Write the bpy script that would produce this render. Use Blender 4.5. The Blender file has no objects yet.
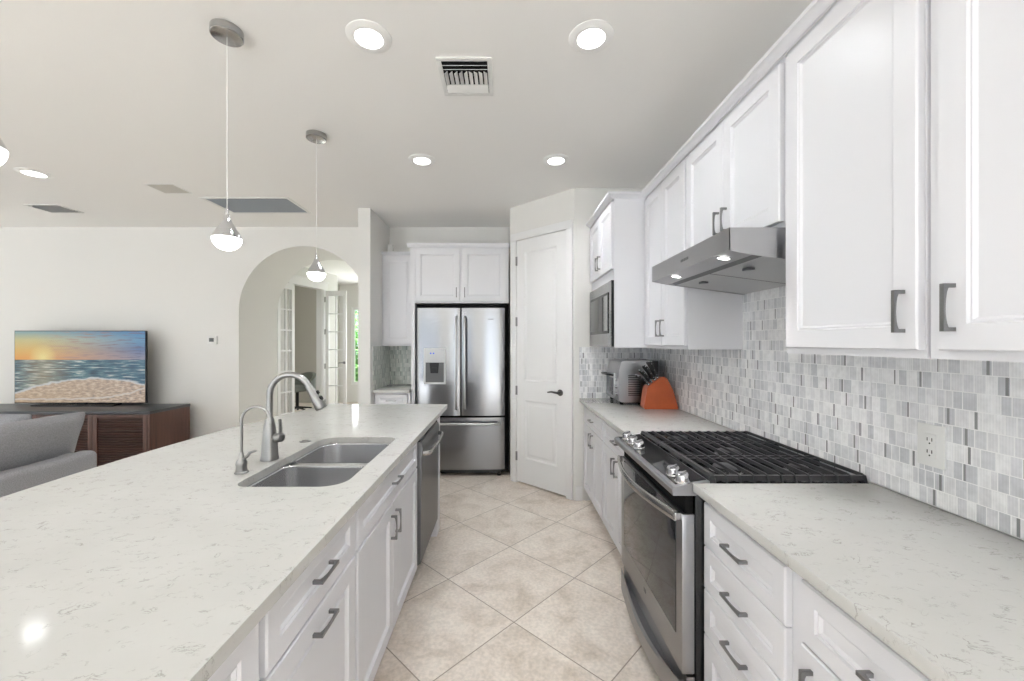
import bpy, bmesh, math, random
from mathutils import Vector, Matrix
random.seed(7)
PI = math.pi
SC = bpy.context.scene
COL = SC.collection

# ------------------------------------------------------------------ camera, world, exposure
F_PX = 405.0
cam_data = bpy.data.cameras.new('camera')
cam = bpy.data.objects.new('camera', cam_data)
COL.objects.link(cam)
cam.location = (0, 0, 1.41)
cam.rotation_euler = (PI / 2, 0, 0)
cam_data.sensor_width = 36.0
cam_data.lens = F_PX * 36.0 / 1024.0
cam_data.shift_x = (512.0 - 505.0) / 1024.0
cam_data.shift_y = (342.6 - 340.5) / 1024.0
cam_data.clip_start = 0.02
SC.camera = cam

SC.view_settings.view_transform = 'Standard'
SC.view_settings.look = 'None'
SC.view_settings.exposure = 0.05
SC.view_settings.gamma = 1.0
SC.view_settings.use_curve_mapping = False
SC.cycles.max_bounces = 12
SC.cycles.diffuse_bounces = 9
SC.cycles.glossy_bounces = 4
SC.cycles.transmission_bounces = 6
SC.cycles.sample_clamp_indirect = 6.0
SC.cycles.caustics_reflective = False
SC.cycles.caustics_refractive = False

world = bpy.data.worlds.new('sky')
SC.world = world
world.use_nodes = True
world.node_tree.nodes['Background'].inputs[0].default_value = (0.80, 0.90, 1.0, 1)
world.node_tree.nodes['Background'].inputs[1].default_value = 1.3

CEIL = 2.79
ROOM_L, ROOM_B, WALL_R, WALL_F = -8.2, -4.6, 1.312, 4.84


def area(name, loc, rot, sx, sy, power, color=(1, 1, 1), shape='RECTANGLE', spread=PI):
    d = bpy.data.lights.new(name, 'AREA')
    d.shape = shape
    d.size = sx
    if shape == 'RECTANGLE':
        d.size_y = sy
    d.energy = power
    d.color = color
    d.spread = spread
    o = bpy.data.objects.new(name, d)
    o.location = loc
    o.rotation_euler = rot
    COL.objects.link(o)
    return o


# daylight: hall window; glass behind the camera and left windows are unseen, added for light
area('fill_daylight_back', (-4.25, ROOM_B + 0.1, 1.25), (PI / 2, 0, 0), 4.4, 2.3, 18, (0.84, 0.92, 1.0))
area('fill_daylight_kitchen', (0.25, ROOM_B + 0.1, 1.25), (PI / 2, 0, 0), 1.2, 2.2, 24, (0.84, 0.92, 1.0))
area('fill_daylight_left', (ROOM_L + 0.1, 0.6, 1.5), (PI / 2, 0, -PI / 2), 4.6, 1.7, 13, (0.84, 0.92, 1.0))
area('daylight_hall_window', (-2.75, 9.45, 1.4), (-PI / 2, 0, 0), 1.6, 1.8, 45, (0.97, 0.99, 1.0))
# added sun: the unseen floor behind the camera bounces it up to the ceiling
sun_d = bpy.data.lights.new('sun', 'SUN')
sun_d.energy = 80
sun_d.angle = math.radians(1.0)
sun_d.color = (0.76, 0.88, 1.0)
sun = bpy.data.objects.new('sun', sun_d)
sun.rotation_euler = (math.radians(44), 0, math.radians(-12))
sun.location = (0, -8, 6)
COL.objects.link(sun)


# ------------------------------------------------------------------ materials
def new_mat(name):
    m = bpy.data.materials.new(name)
    m.use_nodes = True
    nt = m.node_tree
    return m, nt, nt.nodes['Principled BSDF']


def S(c):
    """sRGB 0-255 to linear"""
    def f(v):
        v /= 255.0
        return v / 12.92 if v <= 0.04045 else ((v + 0.055) / 1.055) ** 2.4
    return (f(c[0]), f(c[1]), f(c[2]), 1)


def simple(name, col, rough=0.5, metal=0.0, emit=0.0, ecol=None, bump=0.0, bscale=60, spec=0.5, vary=0.0):
    m, nt, p = new_mat(name)
    N, L = nt.nodes, nt.links
    c = S(col)
    p.inputs['Base Color'].default_value = c
    p.inputs['Roughness'].default_value = rough
    p.inputs['Metallic'].default_value = metal
    p.inputs['Specular IOR Level'].default_value = spec
    if emit:
        p.inputs['Emission Color'].default_value = S(ecol or col)
        p.inputs['Emission Strength'].default_value = emit
    if bump or vary:
        tc = N.new('ShaderNodeTexCoord')
        nz = N.new('ShaderNodeTexNoise')
        nz.inputs['Scale'].default_value = bscale
        nz.inputs['Detail'].default_value = 4
        L.new(tc.outputs['Object'], nz.inputs['Vector'])
        if bump:
            b = N.new('ShaderNodeBump')
            b.inputs['Strength'].default_value = bump
            b.inputs['Distance'].default_value = 0.002
            L.new(nz.outputs['Fac'], b.inputs['Height'])
            L.new(b.outputs['Normal'], p.inputs['Normal'])
        if vary:
            mx = N.new('ShaderNodeMix')
            mx.data_type = 'RGBA'
            mx.inputs[6].default_value = tuple(v * (1 - vary) for v in c[:3]) + (1,)
            mx.inputs[7].default_value = tuple(min(1, v * (1 + vary)) for v in c[:3]) + (1,)
            L.new(nz.outputs['Fac'], mx.inputs[0])
            L.new(mx.outputs[2], p.inputs['Base Color'])
    return m


def steel(name, col, rough, axis):
    """brushed steel, the grain runs along AXIS (0 x, 1 y, 2 z)"""
    m, nt, p = new_mat(name)
    N, L = nt.nodes, nt.links
    p.inputs['Base Color'].default_value = S(col)
    p.inputs['Metallic'].default_value = 1.0
    tc = N.new('ShaderNodeTexCoord')
    mp = N.new('ShaderNodeMapping')
    sc = [420, 420, 420]
    sc[axis] = 2
    mp.inputs['Scale'].default_value = sc
    nz = N.new('ShaderNodeTexNoise')
    nz.inputs['Scale'].default_value = 1
    nz.inputs['Detail'].default_value = 3
    L.new(tc.outputs['Object'], mp.inputs['Vector'])
    L.new(mp.outputs['Vector'], nz.inputs['Vector'])
    mr = N.new('ShaderNodeMapRange')
    mr.inputs['To Min'].default_value = rough * 0.88
    mr.inputs['To Max'].default_value = rough * 1.12
    L.new(nz.outputs['Fac'], mr.inputs['Value'])
    L.new(mr.outputs['Result'], p.inputs['Roughness'])
    return m


M = {}
M['wall'] = simple('wall_paint', (226, 225, 222), 0.7, bump=0.15, bscale=180, spec=0.3)
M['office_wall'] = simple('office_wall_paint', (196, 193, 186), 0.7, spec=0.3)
M['ceiling'] = simple('ceiling_paint', (244, 243, 241), 0.8, bump=0.2, bscale=140, spec=0.2)
M['white'] = simple('white_cabinet_paint', (225, 225, 229), 0.34, spec=0.5)
M['trimwhite'] = simple('white_trim_paint', (232, 232, 232), 0.4)
M['pewter'] = simple('brushed_pewter', (142, 142, 143), 0.28, 1.0)
M['nickel'] = simple('brushed_nickel', (180, 179, 178), 0.22, 1.0)
M['chrome'] = simple('polished_chrome', (210, 210, 212), 0.1, 1.0)
M['steel_h'] = steel('brushed_steel_level_grain', (178, 178, 180), 0.26, 0)
M['steel_fridge'] = steel('refrigerator_steel', (146, 146, 148), 0.19, 0)
M['steel_y'] = steel('brushed_steel_long_grain', (176, 176, 178), 0.3, 1)
M['steel_dark'] = steel('dark_brushed_steel', (128, 129, 131), 0.3, 1)
M['sinksteel'] = simple('sink_steel', (200, 200, 202), 0.27, 1.0)
M['smallsteel'] = simple('smooth_steel', (186, 186, 188), 0.28, 1.0)
M['black'] = simple('black_enamel', (14, 14, 15), 0.25)
M['matteblack'] = simple('matte_black', (9, 9, 9), 0.7, spec=0.15)
M['iron'] = simple('cast_iron', (44, 44, 46), 0.42, bump=0.3, bscale=300)
M['blackglass'] = simple('black_glass', (10, 10, 11), 0.04)
M['ovenglass'] = simple('oven_window_glass', (34, 34, 36), 0.05, spec=0.9)
M['blackplastic'] = simple('black_plastic', (18, 18, 19), 0.45)
M['darkgap'] = simple('dark_recess', (26, 26, 27), 0.8)
M['greyplastic'] = simple('grey_plastic', (198, 200, 202), 0.45)
M['whiteplastic'] = simple('white_plastic', (228, 228, 226), 0.4)
M['ring'] = simple('white_lamp_trim', (248, 248, 247), 0.5)
M['faucet'] = simple('faucet_brushed_nickel', (152, 151, 150), 0.32, 1.0)
M['darkpewter'] = simple('dark_pewter', (92, 90, 88), 0.3, 1.0)
M['lens'] = simple('glowing_lens', (255, 253, 248), 0.4, emit=9.0)
M['hoodlens'] = simple('glowing_hood_lens', (255, 253, 250), 0.4, emit=4.0)
M['crystal'] = simple('glowing_crystal', (255, 254, 250), 0.3, emit=4.5)
M['orangewood'] = simple('orange_stained_wood', (172, 82, 44), 0.4, vary=0.2, bscale=14)
M['fabric'] = simple('grey_woven_fabric', (150, 150, 153), 0.95, bump=0.8, bscale=150, spec=0.1, vary=0.35)
M['screenbezel'] = simple('dark_screen_bezel', (28, 28, 32), 0.3)
M['darkslab'] = simple('charcoal_cabinet_top', (58, 60, 64), 0.35)
M['leafmat'] = simple('green_leaves', (96, 148, 62), 0.6, vary=0.4, bscale=6)
M['officechair'] = simple('dark_grey_upholstery', (120, 124, 117), 0.8)
M['dispdark'] = simple('dispenser_shade_grey', (92, 92, 94), 0.35)
M['filter'] = steel('hood_filter_steel', (190, 190, 190), 0.38, 0)
M['bluelight'] = simple('blue_indicator', (60, 90, 190), 0.4, emit=0.6)
M['ground'] = simple('outdoor_lawn', (96, 128, 60), 0.9, vary=0.3, bscale=8)


def glass_mat():
    m, nt, p = new_mat('clear_glass')
    N, L = nt.nodes, nt.links
    N.remove(p)
    gl = N.new('ShaderNodeBsdfGlossy')
    gl.inputs['Roughness'].default_value = 0.02
    tr = N.new('ShaderNodeBsdfTransparent')
    mx = N.new('ShaderNodeMixShader')
    mx.inputs[0].default_value = 0.07
    L.new(tr.outputs[0], mx.inputs[1])
    L.new(gl.outputs[0], mx.inputs[2])
    L.new(mx.outputs[0], N['Material Output'].inputs['Surface'])
    return m


M['glass'] = glass_mat()


def wood_mat(name, c1, c2, axis=0, rough=0.4):
    m, nt, p = new_mat(name)
    N, L = nt.nodes, nt.links
    tc = N.new('ShaderNodeTexCoord')
    mp = N.new('ShaderNodeMapping')
    sc = [26, 26, 26]
    sc[axis] = 1.6
    mp.inputs['Scale'].default_value = sc
    nz = N.new('ShaderNodeTexNoise')
    nz.inputs['Scale'].default_value = 1.5
    nz.inputs['Detail'].default_value = 6
    nz.inputs['Distortion'].default_value = 0.6
    cr = N.new('ShaderNodeValToRGB')
    cr.color_ramp.elements[0].position = 0.3
    cr.color_ramp.elements[0].color = S(c1)
    cr.color_ramp.elements[1].position = 0.7
    cr.color_ramp.elements[1].color = S(c2)
    L.new(tc.outputs['Object'], mp.inputs['Vector'])
    L.new(mp.outputs['Vector'], nz.inputs['Vector'])
    L.new(nz.outputs['Fac'], cr.inputs['Fac'])
    L.new(cr.outputs['Color'], p.inputs['Base Color'])
    p.inputs['Roughness'].default_value = rough
    return m


M['walnut'] = wood_mat('dark_walnut', (44, 25, 21), (74, 44, 36))
M['walnut_light'] = wood_mat('brown_walnut_frame', (62, 38, 31), (92, 58, 46), 2)


def quartz():
    m, nt, p = new_mat('white_quartz_with_grey_flecks')
    N, L = nt.nodes, nt.links
    geo = N.new('ShaderNodeNewGeometry')
    mp = N.new('ShaderNodeMapping')
    mp.inputs['Rotation'].default_value = (0, 0, 0.35)
    mp.inputs['Scale'].default_value = (1, 1.5, 1)
    L.new(geo.outputs['Position'], mp.inputs['Vector'])
    # thin broken veins where a distorted noise crosses its middle value
    def veins(scale, width, dist, seed, patch_scale, patch_lo):
        a = N.new('ShaderNodeTexNoise')
        a.noise_dimensions = '4D'
        a.inputs['W'].default_value = seed
        a.inputs['Scale'].default_value = scale
        a.inputs['Detail'].default_value = 5
        a.inputs['Roughness'].default_value = 0.62
        a.inputs['Distortion'].default_value = dist
        L.new(mp.outputs['Vector'], a.inputs['Vector'])
        s = N.new('ShaderNodeMath'); s.operation = 'SUBTRACT'; s.inputs[1].default_value = 0.5
        L.new(a.outputs['Fac'], s.inputs[0])
        ab = N.new('ShaderNodeMath'); ab.operation = 'ABSOLUTE'
        L.new(s.outputs[0], ab.inputs[0])
        r = N.new('ShaderNodeMapRange')
        r.inputs['From Min'].default_value = 0.0
        r.inputs['From Max'].default_value = width
        r.inputs['To Min'].default_value = 1
        r.inputs['To Max'].default_value = 0
        L.new(ab.outputs[0], r.inputs['Value'])
        b = N.new('ShaderNodeTexNoise')
        b.noise_dimensions = '4D'
        b.inputs['W'].default_value = seed + 3.7
        b.inputs['Scale'].default_value = patch_scale
        b.inputs['Detail'].default_value = 3
        L.new(mp.outputs['Vector'], b.inputs['Vector'])
        q = N.new('ShaderNodeMapRange')
        q.inputs['From Min'].default_value = patch_lo
        q.inputs['From Max'].default_value = patch_lo + 0.07
        L.new(b.outputs['Fac'], q.inputs['Value'])
        mu = N.new('ShaderNodeMath'); mu.operation = 'MULTIPLY'
        L.new(r.outputs[0], mu.inputs[0]); L.new(q.outputs[0], mu.inputs[1])
        return mu
    v1 = veins(15, 0.022, 1.2, 1.0, 20, 0.55)
    v2 = veins(34, 0.03, 0.8, 5.0, 34, 0.56)
    sm = N.new('ShaderNodeMath'); sm.operation = 'MULTIPLY_ADD'
    L.new(v2.outputs[0], sm.inputs[0]); sm.inputs[1].default_value = 0.5
    L.new(v1.outputs[0], sm.inputs[2])
    cl = N.new('ShaderNodeMath'); cl.operation = 'MULTIPLY'; cl.inputs[1].default_value = 0.55; cl.use_clamp = True
    L.new(sm.outputs[0], cl.inputs[0])
    base = N.new('ShaderNodeTexNoise')
    base.inputs['Scale'].default_value = 5
    base.inputs['Detail'].default_value = 6
    L.new(mp.outputs['Vector'], base.inputs['Vector'])
    mb = N.new('ShaderNodeMix'); mb.data_type = 'RGBA'
    mb.inputs[6].default_value = S((188, 187, 183)); mb.inputs[7].default_value = S((201, 200, 197))
    L.new(base.outputs['Fac'], mb.inputs[0])
    mx = N.new('ShaderNodeMix'); mx.data_type = 'RGBA'
    L.new(cl.outputs[0], mx.inputs[0])
    L.new(mb.outputs[2], mx.inputs[6]); mx.inputs[7].default_value = S((116, 111, 104))
    L.new(mx.outputs[2], p.inputs['Base Color'])
    p.inputs['Roughness'].default_value = 0.10
    p.inputs['Specular IOR Level'].default_value = 0.45
    return m


M['quartz'] = quartz()


def floor_tile():
    m, nt, p = new_mat('beige_diagonal_floor_tile')
    N, L = nt.nodes, nt.links
    geo = N.new('ShaderNodeNewGeometry')
    mp = N.new('ShaderNodeMapping'); mp.vector_type = 'TEXTURE'
    mp.inputs['Location'].default_value = (0.045, 2.042, 0)
    mp.inputs['Rotation'].default_value = (0, 0, math.radians(45.9))
    mp.inputs['Scale'].default_value = (0.534, 0.534, 1)
    L.new(geo.outputs['Position'], mp.inputs['Vector'])
    sp = N.new('ShaderNodeSeparateXYZ')
    L.new(mp.outputs['Vector'], sp.inputs[0])
    def edge(sock):
        fr = N.new('ShaderNodeMath'); fr.operation = 'FRACT'; L.new(sock, fr.inputs[0])
        s = N.new('ShaderNodeMath'); s.operation = 'SUBTRACT'; L.new(fr.outputs[0], s.inputs[0]); s.inputs[1].default_value = 0.5
        a = N.new('ShaderNodeMath'); a.operation = 'ABSOLUTE'; L.new(s.outputs[0], a.inputs[0])
        return a
    ex, ey = edge(sp.outputs[0]), edge(sp.outputs[1])
    mxm = N.new('ShaderNodeMath'); mxm.operation = 'MAXIMUM'
    L.new(ex.outputs[0], mxm.inputs[0]); L.new(ey.outputs[0], mxm.inputs[1])
    gr = N.new('ShaderNodeMapRange')
    gr.inputs['From Min'].default_value = 0.4935; gr.inputs['From Max'].default_value = 0.4965
    L.new(mxm.outputs[0], gr.inputs['Value'])
    fl = N.new('ShaderNodeVectorMath'); fl.operation = 'FLOOR'
    L.new(mp.outputs['Vector'], fl.inputs[0])
    wn = N.new('ShaderNodeTexWhiteNoise'); L.new(fl.outputs[0], wn.inputs['Vector'])
    ad = N.new('ShaderNodeVectorMath'); ad.operation = 'MULTIPLY_ADD'
    L.new(wn.outputs['Color'], ad.inputs[0]); ad.inputs[1].default_value = (9, 9, 9)
    L.new(geo.outputs['Position'], ad.inputs[2])
    n1 = N.new('ShaderNodeTexNoise'); n1.inputs['Scale'].default_value = 4.5; n1.inputs['Detail'].default_value = 9; n1.inputs['Roughness'].default_value = 0.68
    n1.inputs['Distortion'].default_value = 0.5
    L.new(ad.outputs[0], n1.inputs['Vector'])
    n2 = N.new('ShaderNodeTexNoise'); n2.inputs['Scale'].default_value = 60; n2.inputs['Detail'].default_value = 5
    L.new(ad.outputs[0], n2.inputs['Vector'])
    cr = N.new('ShaderNodeValToRGB')
    e = cr.color_ramp.elements
    e[0].position = 0.3; e[0].color = S((192, 178, 163))
    e[1].position = 0.7; e[1].color = S((230, 222, 212))
    e2 = cr.color_ramp.elements.new(0.5); e2.color = S((218, 207, 196))
    L.new(n1.outputs['Fac'], cr.inputs['Fac'])
    m2 = N.new('ShaderNodeMapRange'); m2.inputs['From Min'].default_value = 0.38; m2.inputs['From Max'].default_value = 0.62
    m2.inputs['To Min'].default_value = 0.90; m2.inputs['To Max'].default_value = 1.05
    L.new(n2.outputs['Fac'], m2.inputs['Value'])
    mu = N.new('ShaderNodeVectorMath'); mu.operation = 'SCALE'
    L.new(cr.outputs['Color'], mu.inputs[0]); L.new(m2.outputs[0], mu.inputs['Scale'])
    mx = N.new('ShaderNodeMix'); mx.data_type = 'RGBA'
    L.new(gr.outputs[0], mx.inputs[0]); L.new(mu.outputs[0], mx.inputs[6]); mx.inputs[7].default_value = S((150, 138, 127))
    L.new(mx.outputs[2], p.inputs['Base Color'])
    p.inputs['Roughness'].default_value = 0.34
    b = N.new('ShaderNodeBump'); b.inputs['Strength'].default_value = 0.5; b.inputs['Distance'].default_value = 0.002; b.invert = True
    L.new(gr.outputs[0], b.inputs['Height']); L.new(b.outputs['Normal'], p.inputs['Normal'])
    return m


M['floor'] = floor_tile()


def mosaic(name, green=False):
    """rows of narrow upright marble and glass pieces with thin grout"""
    m, nt, p = new_mat(name)
    N, L = nt.nodes, nt.links
    geo = N.new('ShaderNodeNewGeometry')
    sp = N.new('ShaderNodeSeparateXYZ'); L.new(geo.outputs['Position'], sp.inputs[0])
    def mth(op, a, b=None, clamp=False):
        n = N.new('ShaderNodeMath'); n.operation = op; n.use_clamp = clamp
        for i, v in enumerate((a, b)):
            if v is None: continue
            if isinstance(v, (int, float)): n.inputs[i].default_value = v
            else: L.new(v, n.inputs[i])
        return n.outputs[0]
    ROW = 0.0508
    u = mth('ADD', sp.outputs[0], sp.outputs[1])
    rz = mth('DIVIDE', mth('SUBTRACT', sp.outputs[2], 0.914), ROW)
    row = mth('FLOOR', rz)
    fz = mth('FRACT', rz)
    zz = mth('MULTIPLY', mth('SUBTRACT', 0.5, mth('ABSOLUTE', mth('SUBTRACT', fz, 0.5))), ROW)   # distance to the row's edge
    wn = N.new('ShaderNodeTexWhiteNoise'); wn.noise_dimensions = '1D'; L.new(row, wn.inputs['W'])
    w = mth('ADD', mth('MULTIPLY', u, 1 / (0.016 if green else 0.027)), mth('MULTIPLY', wn.outputs['Value'], 50.0))
    w = mth('ADD', w, mth('MULTIPLY', row, 211.0))
    vo = N.new('ShaderNodeTexVoronoi'); vo.voronoi_dimensions = '1D'; vo.feature = 'F1'; vo.inputs['Scale'].default_value = 1; vo.inputs['Randomness'].default_value = 0.85
    L.new(w, vo.inputs['W'])
    ve = N.new('ShaderNodeTexVoronoi'); ve.voronoi_dimensions = '1D'; ve.feature = 'DISTANCE_TO_EDGE'; ve.inputs['Scale'].default_value = 1; ve.inputs['Randomness'].default_value = 0.85
    L.new(w, ve.inputs['W'])
    du = mth('MULTIPLY', ve.outputs['Distance'], 0.027)
    gd = mth('MINIMUM', du, zz)
    g = N.new('ShaderNodeMapRange'); g.inputs['From Min'].default_value = 0.0009; g.inputs['From Max'].default_value = 0.0018
    g.inputs['To Min'].default_value = 1; g.inputs['To Max'].default_value = 0
    L.new(gd, g.inputs['Value'])
    sc = N.new('ShaderNodeSeparateColor'); L.new(vo.outputs['Color'], sc.inputs[0])
    cr = N.new('ShaderNodeValToRGB'); cr.color_ramp.interpolation = 'CONSTANT'
    cols = [(0.0, (244, 244, 245)), (0.22, (224, 224, 227)), (0.40, (236, 236, 238)), (0.56, (218, 219, 222)), (0.70, (230, 230, 232)), (0.84, (208, 209, 213))]
    if green:
        cols = [(0.0, (204, 208, 202)), (0.25, (190, 196, 190)), (0.5, (212, 214, 208)), (0.75, (182, 190, 184))]
    e = cr.color_ramp.elements
    e[0].position, e[0].color = cols[0][0], S(cols[0][1])
    e[1].position, e[1].color = cols[1][0], S(cols[1][1])
    for pos, c in cols[2:]:
        x = e.new(pos); x.color = S(c)
    L.new(sc.outputs[0], cr.inputs['Fac'])
    # narrow dark glass slivers between some of the pieces
    wn2 = N.new('ShaderNodeTexWhiteNoise'); wn2.noise_dimensions = '1D'
    cellw = mth('MULTIPLY', u, 1 / 0.115)
    cellw = mth('ADD', cellw, mth('MULTIPLY', wn.outputs['Value'], 19.3))
    cid = mth('ADD', mth('FLOOR', cellw), mth('MULTIPLY', row, 73.7))
    L.new(cid, wn2.inputs['W'])
    fr = mth('FRACT', cellw)
    pos = mth('ADD', mth('MULTIPLY', wn2.outputs['Value'], 0.6), 0.2)
    near = mth('LESS_THAN', mth('ABSOLUTE', mth('SUBTRACT', fr, pos)), 0.032)
    wn3 = N.new('ShaderNodeTexWhiteNoise'); wn3.noise_dimensions = '1D'
    L.new(mth('ADD', cid, 0.37), wn3.inputs['W'])
    dark = mth('MULTIPLY', near, mth('GREATER_THAN', wn3.outputs['Value'], 0.45))
    dark = mth('MULTIPLY', dark, mth('GREATER_THAN', zz, 0.0015))
    # faint veins in the marble and thin stripes in the glass
    nz = N.new('ShaderNodeTexNoise'); nz.inputs['Scale'].default_value = 38; nz.inputs['Detail'].default_value = 5
    L.new(geo.outputs['Position'], nz.inputs['Vector'])
    vr = N.new('ShaderNodeMapRange'); vr.inputs['From Min'].default_value = 0.35; vr.inputs['From Max'].default_value = 0.65
    vr.inputs['To Min'].default_value = 0.9; vr.inputs['To Max'].default_value = 1.05
    L.new(nz.outputs['Fac'], vr.inputs['Value'])
    stp = mth('ADD', mth('MULTIPLY', mth('SINE', mth('MULTIPLY', u, 900.0)), 0.035), 1.0)
    tot = mth('MULTIPLY', vr.outputs[0], stp)
    mu = N.new('ShaderNodeVectorMath'); mu.operation = 'SCALE'
    L.new(cr.outputs['Color'], mu.inputs[0]); L.new(tot, mu.inputs['Scale'])
    m1 = N.new('ShaderNodeMix'); m1.data_type = 'RGBA'
    L.new(dark, m1.inputs[0]); L.new(mu.outputs[0], m1.inputs[6]); m1.inputs[7].default_value = S((140, 141, 142) if not green else (120, 128, 122))
    m2 = N.new('ShaderNodeMix'); m2.data_type = 'RGBA'
    L.new(g.outputs[0], m2.inputs[0]); L.new(m1.outputs[2], m2.inputs[6]); m2.inputs[7].default_value = S((250, 250, 250) if not green else (178, 182, 176))
    L.new(m2.outputs[2], p.inputs['Base Color'])
    p.inputs['Roughness'].default_value = 0.22
    b = N.new('ShaderNodeBump'); b.inputs['Strength'].default_value = 0.3; b.inputs['Distance'].default_value = 0.001; b.invert = True
    L.new(g.outputs[0], b.inputs['Height']); L.new(b.outputs['Normal'], p.inputs['Normal'])
    return m


M['mosaic'] = mosaic('pale_marble_mosaic')
M['mosaic_green'] = mosaic('grey_green_glass_mosaic', True)


def beach_screen():
    """the picture on the television: sunset sky, sea with surf, wet sand; u,v are metres on the screen"""
    m, nt, p = new_mat('beach_sunset_picture')
    N, L = nt.nodes, nt.links
    tc = N.new('ShaderNodeTexCoord')
    sp = N.new('ShaderNodeSeparateXYZ'); L.new(tc.outputs['Generated'], sp.inputs[0])
    U, V = sp.outputs[0], sp.outputs[2]
    def mth(op, a, b=None, clamp=False):
        n = N.new('ShaderNodeMath'); n.operation = op; n.use_clamp = clamp
        for i, v in enumerate((a, b)):
            if v is None: continue
            if isinstance(v, (int, float)): n.inputs[i].default_value = v
            else: L.new(v, n.inputs[i])
        return n.outputs[0]
    def ramp(fac, stops):
        cr = N.new('ShaderNodeValToRGB'); e = cr.color_ramp.elements
        e[0].position, e[0].color = stops[0][0], S(stops[0][1])
        e[1].position, e[1].color = stops[1][0], S(stops[1][1])
        for q, c in stops[2:]:
            e.new(q).color = S(c)
        L.new(fac, cr.inputs['Fac']); return cr.outputs['Color']
    def mix(f, a, b):
        n = N.new('ShaderNodeMix'); n.data_type = 'RGBA'
        for i, v in ((0, f), (6, a), (7, b)):
            if isinstance(v, (int, float)): n.inputs[i].default_value = v
            elif isinstance(v, tuple): n.inputs[i].default_value = v
            else: L.new(v, n.inputs[i])
        return n.outputs[2]
    def noise(sx, sz, scale, det=5, w=0.0):
        mp = N.new('ShaderNodeMapping'); mp.inputs['Scale'].default_value = (sx, 1, sz); mp.inputs['Location'].default_value = (w, 0, w)
        L.new(tc.outputs['Generated'], mp.inputs['Vector'])
        n = N.new('ShaderNodeTexNoise'); n.inputs['Scale'].default_value = scale; n.inputs['Detail'].default_value = det
        L.new(mp.outputs[0], n.inputs['Vector']); return n.outputs['Fac']
    def rng(v, a, b, c=0.0, d=1.0):
        n = N.new('ShaderNodeMapRange'); n.inputs[1].default_value = a; n.inputs[2].default_value = b
        n.inputs[3].default_value = c; n.inputs[4].default_value = d; L.new(v, n.inputs[0]); return n.outputs[0]
    sky_l = ramp(V, [(0.6, (246, 168, 70)), (0.74, (238, 192, 100)), (0.88, (216, 204, 140)), (1.0, (140, 178, 180))])
    sky_r = ramp(V, [(0.6, (160, 152, 166)), (0.74, (104, 128, 168)), (0.88, (110, 160, 196)), (1.0, (74, 134, 184))])
    sky = mix(rng(U, 0.15, 0.95), sky_l, sky_r)
    cl = rng(noise(1.6, 9, 5, 9), 0.5, 0.62, 0, 0.85)
    cl = mth('MULTIPLY', cl, rng(U, 0.1, 0.5))
    sky = mix(cl, sky, mix(U, S((222, 168, 120)), S((96, 108, 142))))
    du = mth('SUBTRACT', U, 0.215); dv = mth('MULTIPLY', mth('SUBTRACT', V, 0.635), 0.6)
    dd = mth('SQRT', mth('ADD', mth('MULTIPLY', du, du), mth('MULTIPLY', dv, dv)))
    sky = mix(rng(dd, 0.01, 0.11, 0.95, 0), sky, S((255, 236, 150)))
    wv = noise(1.6, 13, 5, 9, 3.1)
    sea = ramp(wv, [(0.38, (22, 48, 62)), (0.48, (44, 92, 108)), (0.56, (104, 142, 146)), (0.63, (214, 218, 206))])
    sea = mix(rng(U, 0.5, 1.0, 0, 0.35), sea, S((60, 110, 150)))
    sea = mix(mth('MULTIPLY', rng(mth('ABSOLUTE', du), 0.02, 0.25, 0.35, 0), 1.0), sea, S((222, 190, 130)))
    sn = noise(3, 5, 9, 10, 1.7)
    sand = ramp(sn, [(0.35, (150, 136, 130)), (0.5, (196, 172, 152)), (0.62, (226, 206, 184))])
    sand = mix(rng(U, 0.0, 0.9, 0.4, 0.0), sand, S((206, 172, 120)))
    # the shoreline: an arc over the lower third, foam on its edge
    arc = mth('SUBTRACT', 0.34, mth('MULTIPLY', mth('POWER', mth('ABSOLUTE', mth('SUBTRACT', U, 0.62)), 2.0), 0.55))
    edge = mth('SUBTRACT', mth('ADD', arc, mth('MULTIPLY', mth('SUBTRACT', noise(2, 2, 5, 5, 9.0), 0.5), 0.10)), V)
    low = mix(rng(edge, -0.01, 0.01), sea, sand)
    foam = rng(mth('ABSOLUTE', edge), 0.0, 0.02, 0.85, 0)
    low = mix(foam, low, S((222, 226, 228)))
    e2 = mth('SUBTRACT', mth('ADD', 0.05, mth('ADD', mth('MULTIPLY', mth('POWER', U, 5.0), 0.16), mth('MULTIPLY', mth('SUBTRACT', noise(2, 1, 7, 4, 5.0), 0.5), 0.06))), V)
    low = mix(rng(mth('ABSOLUTE', e2), 0.0, 0.018, 0.8, 0), low, S((228, 222, 214)))
    pic = mix(rng(V, 0.598, 0.604), low, sky)
    L.new(pic, p.inputs['Emission Color'])
    p.inputs['Emission Strength'].default_value = 0.66
    p.inputs['Base Color'].default_value = (0.01, 0.01, 0.01, 1)
    p.inputs['Roughness'].default_value = 0.25
    return m


M['screen'] = beach_screen()


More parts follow.
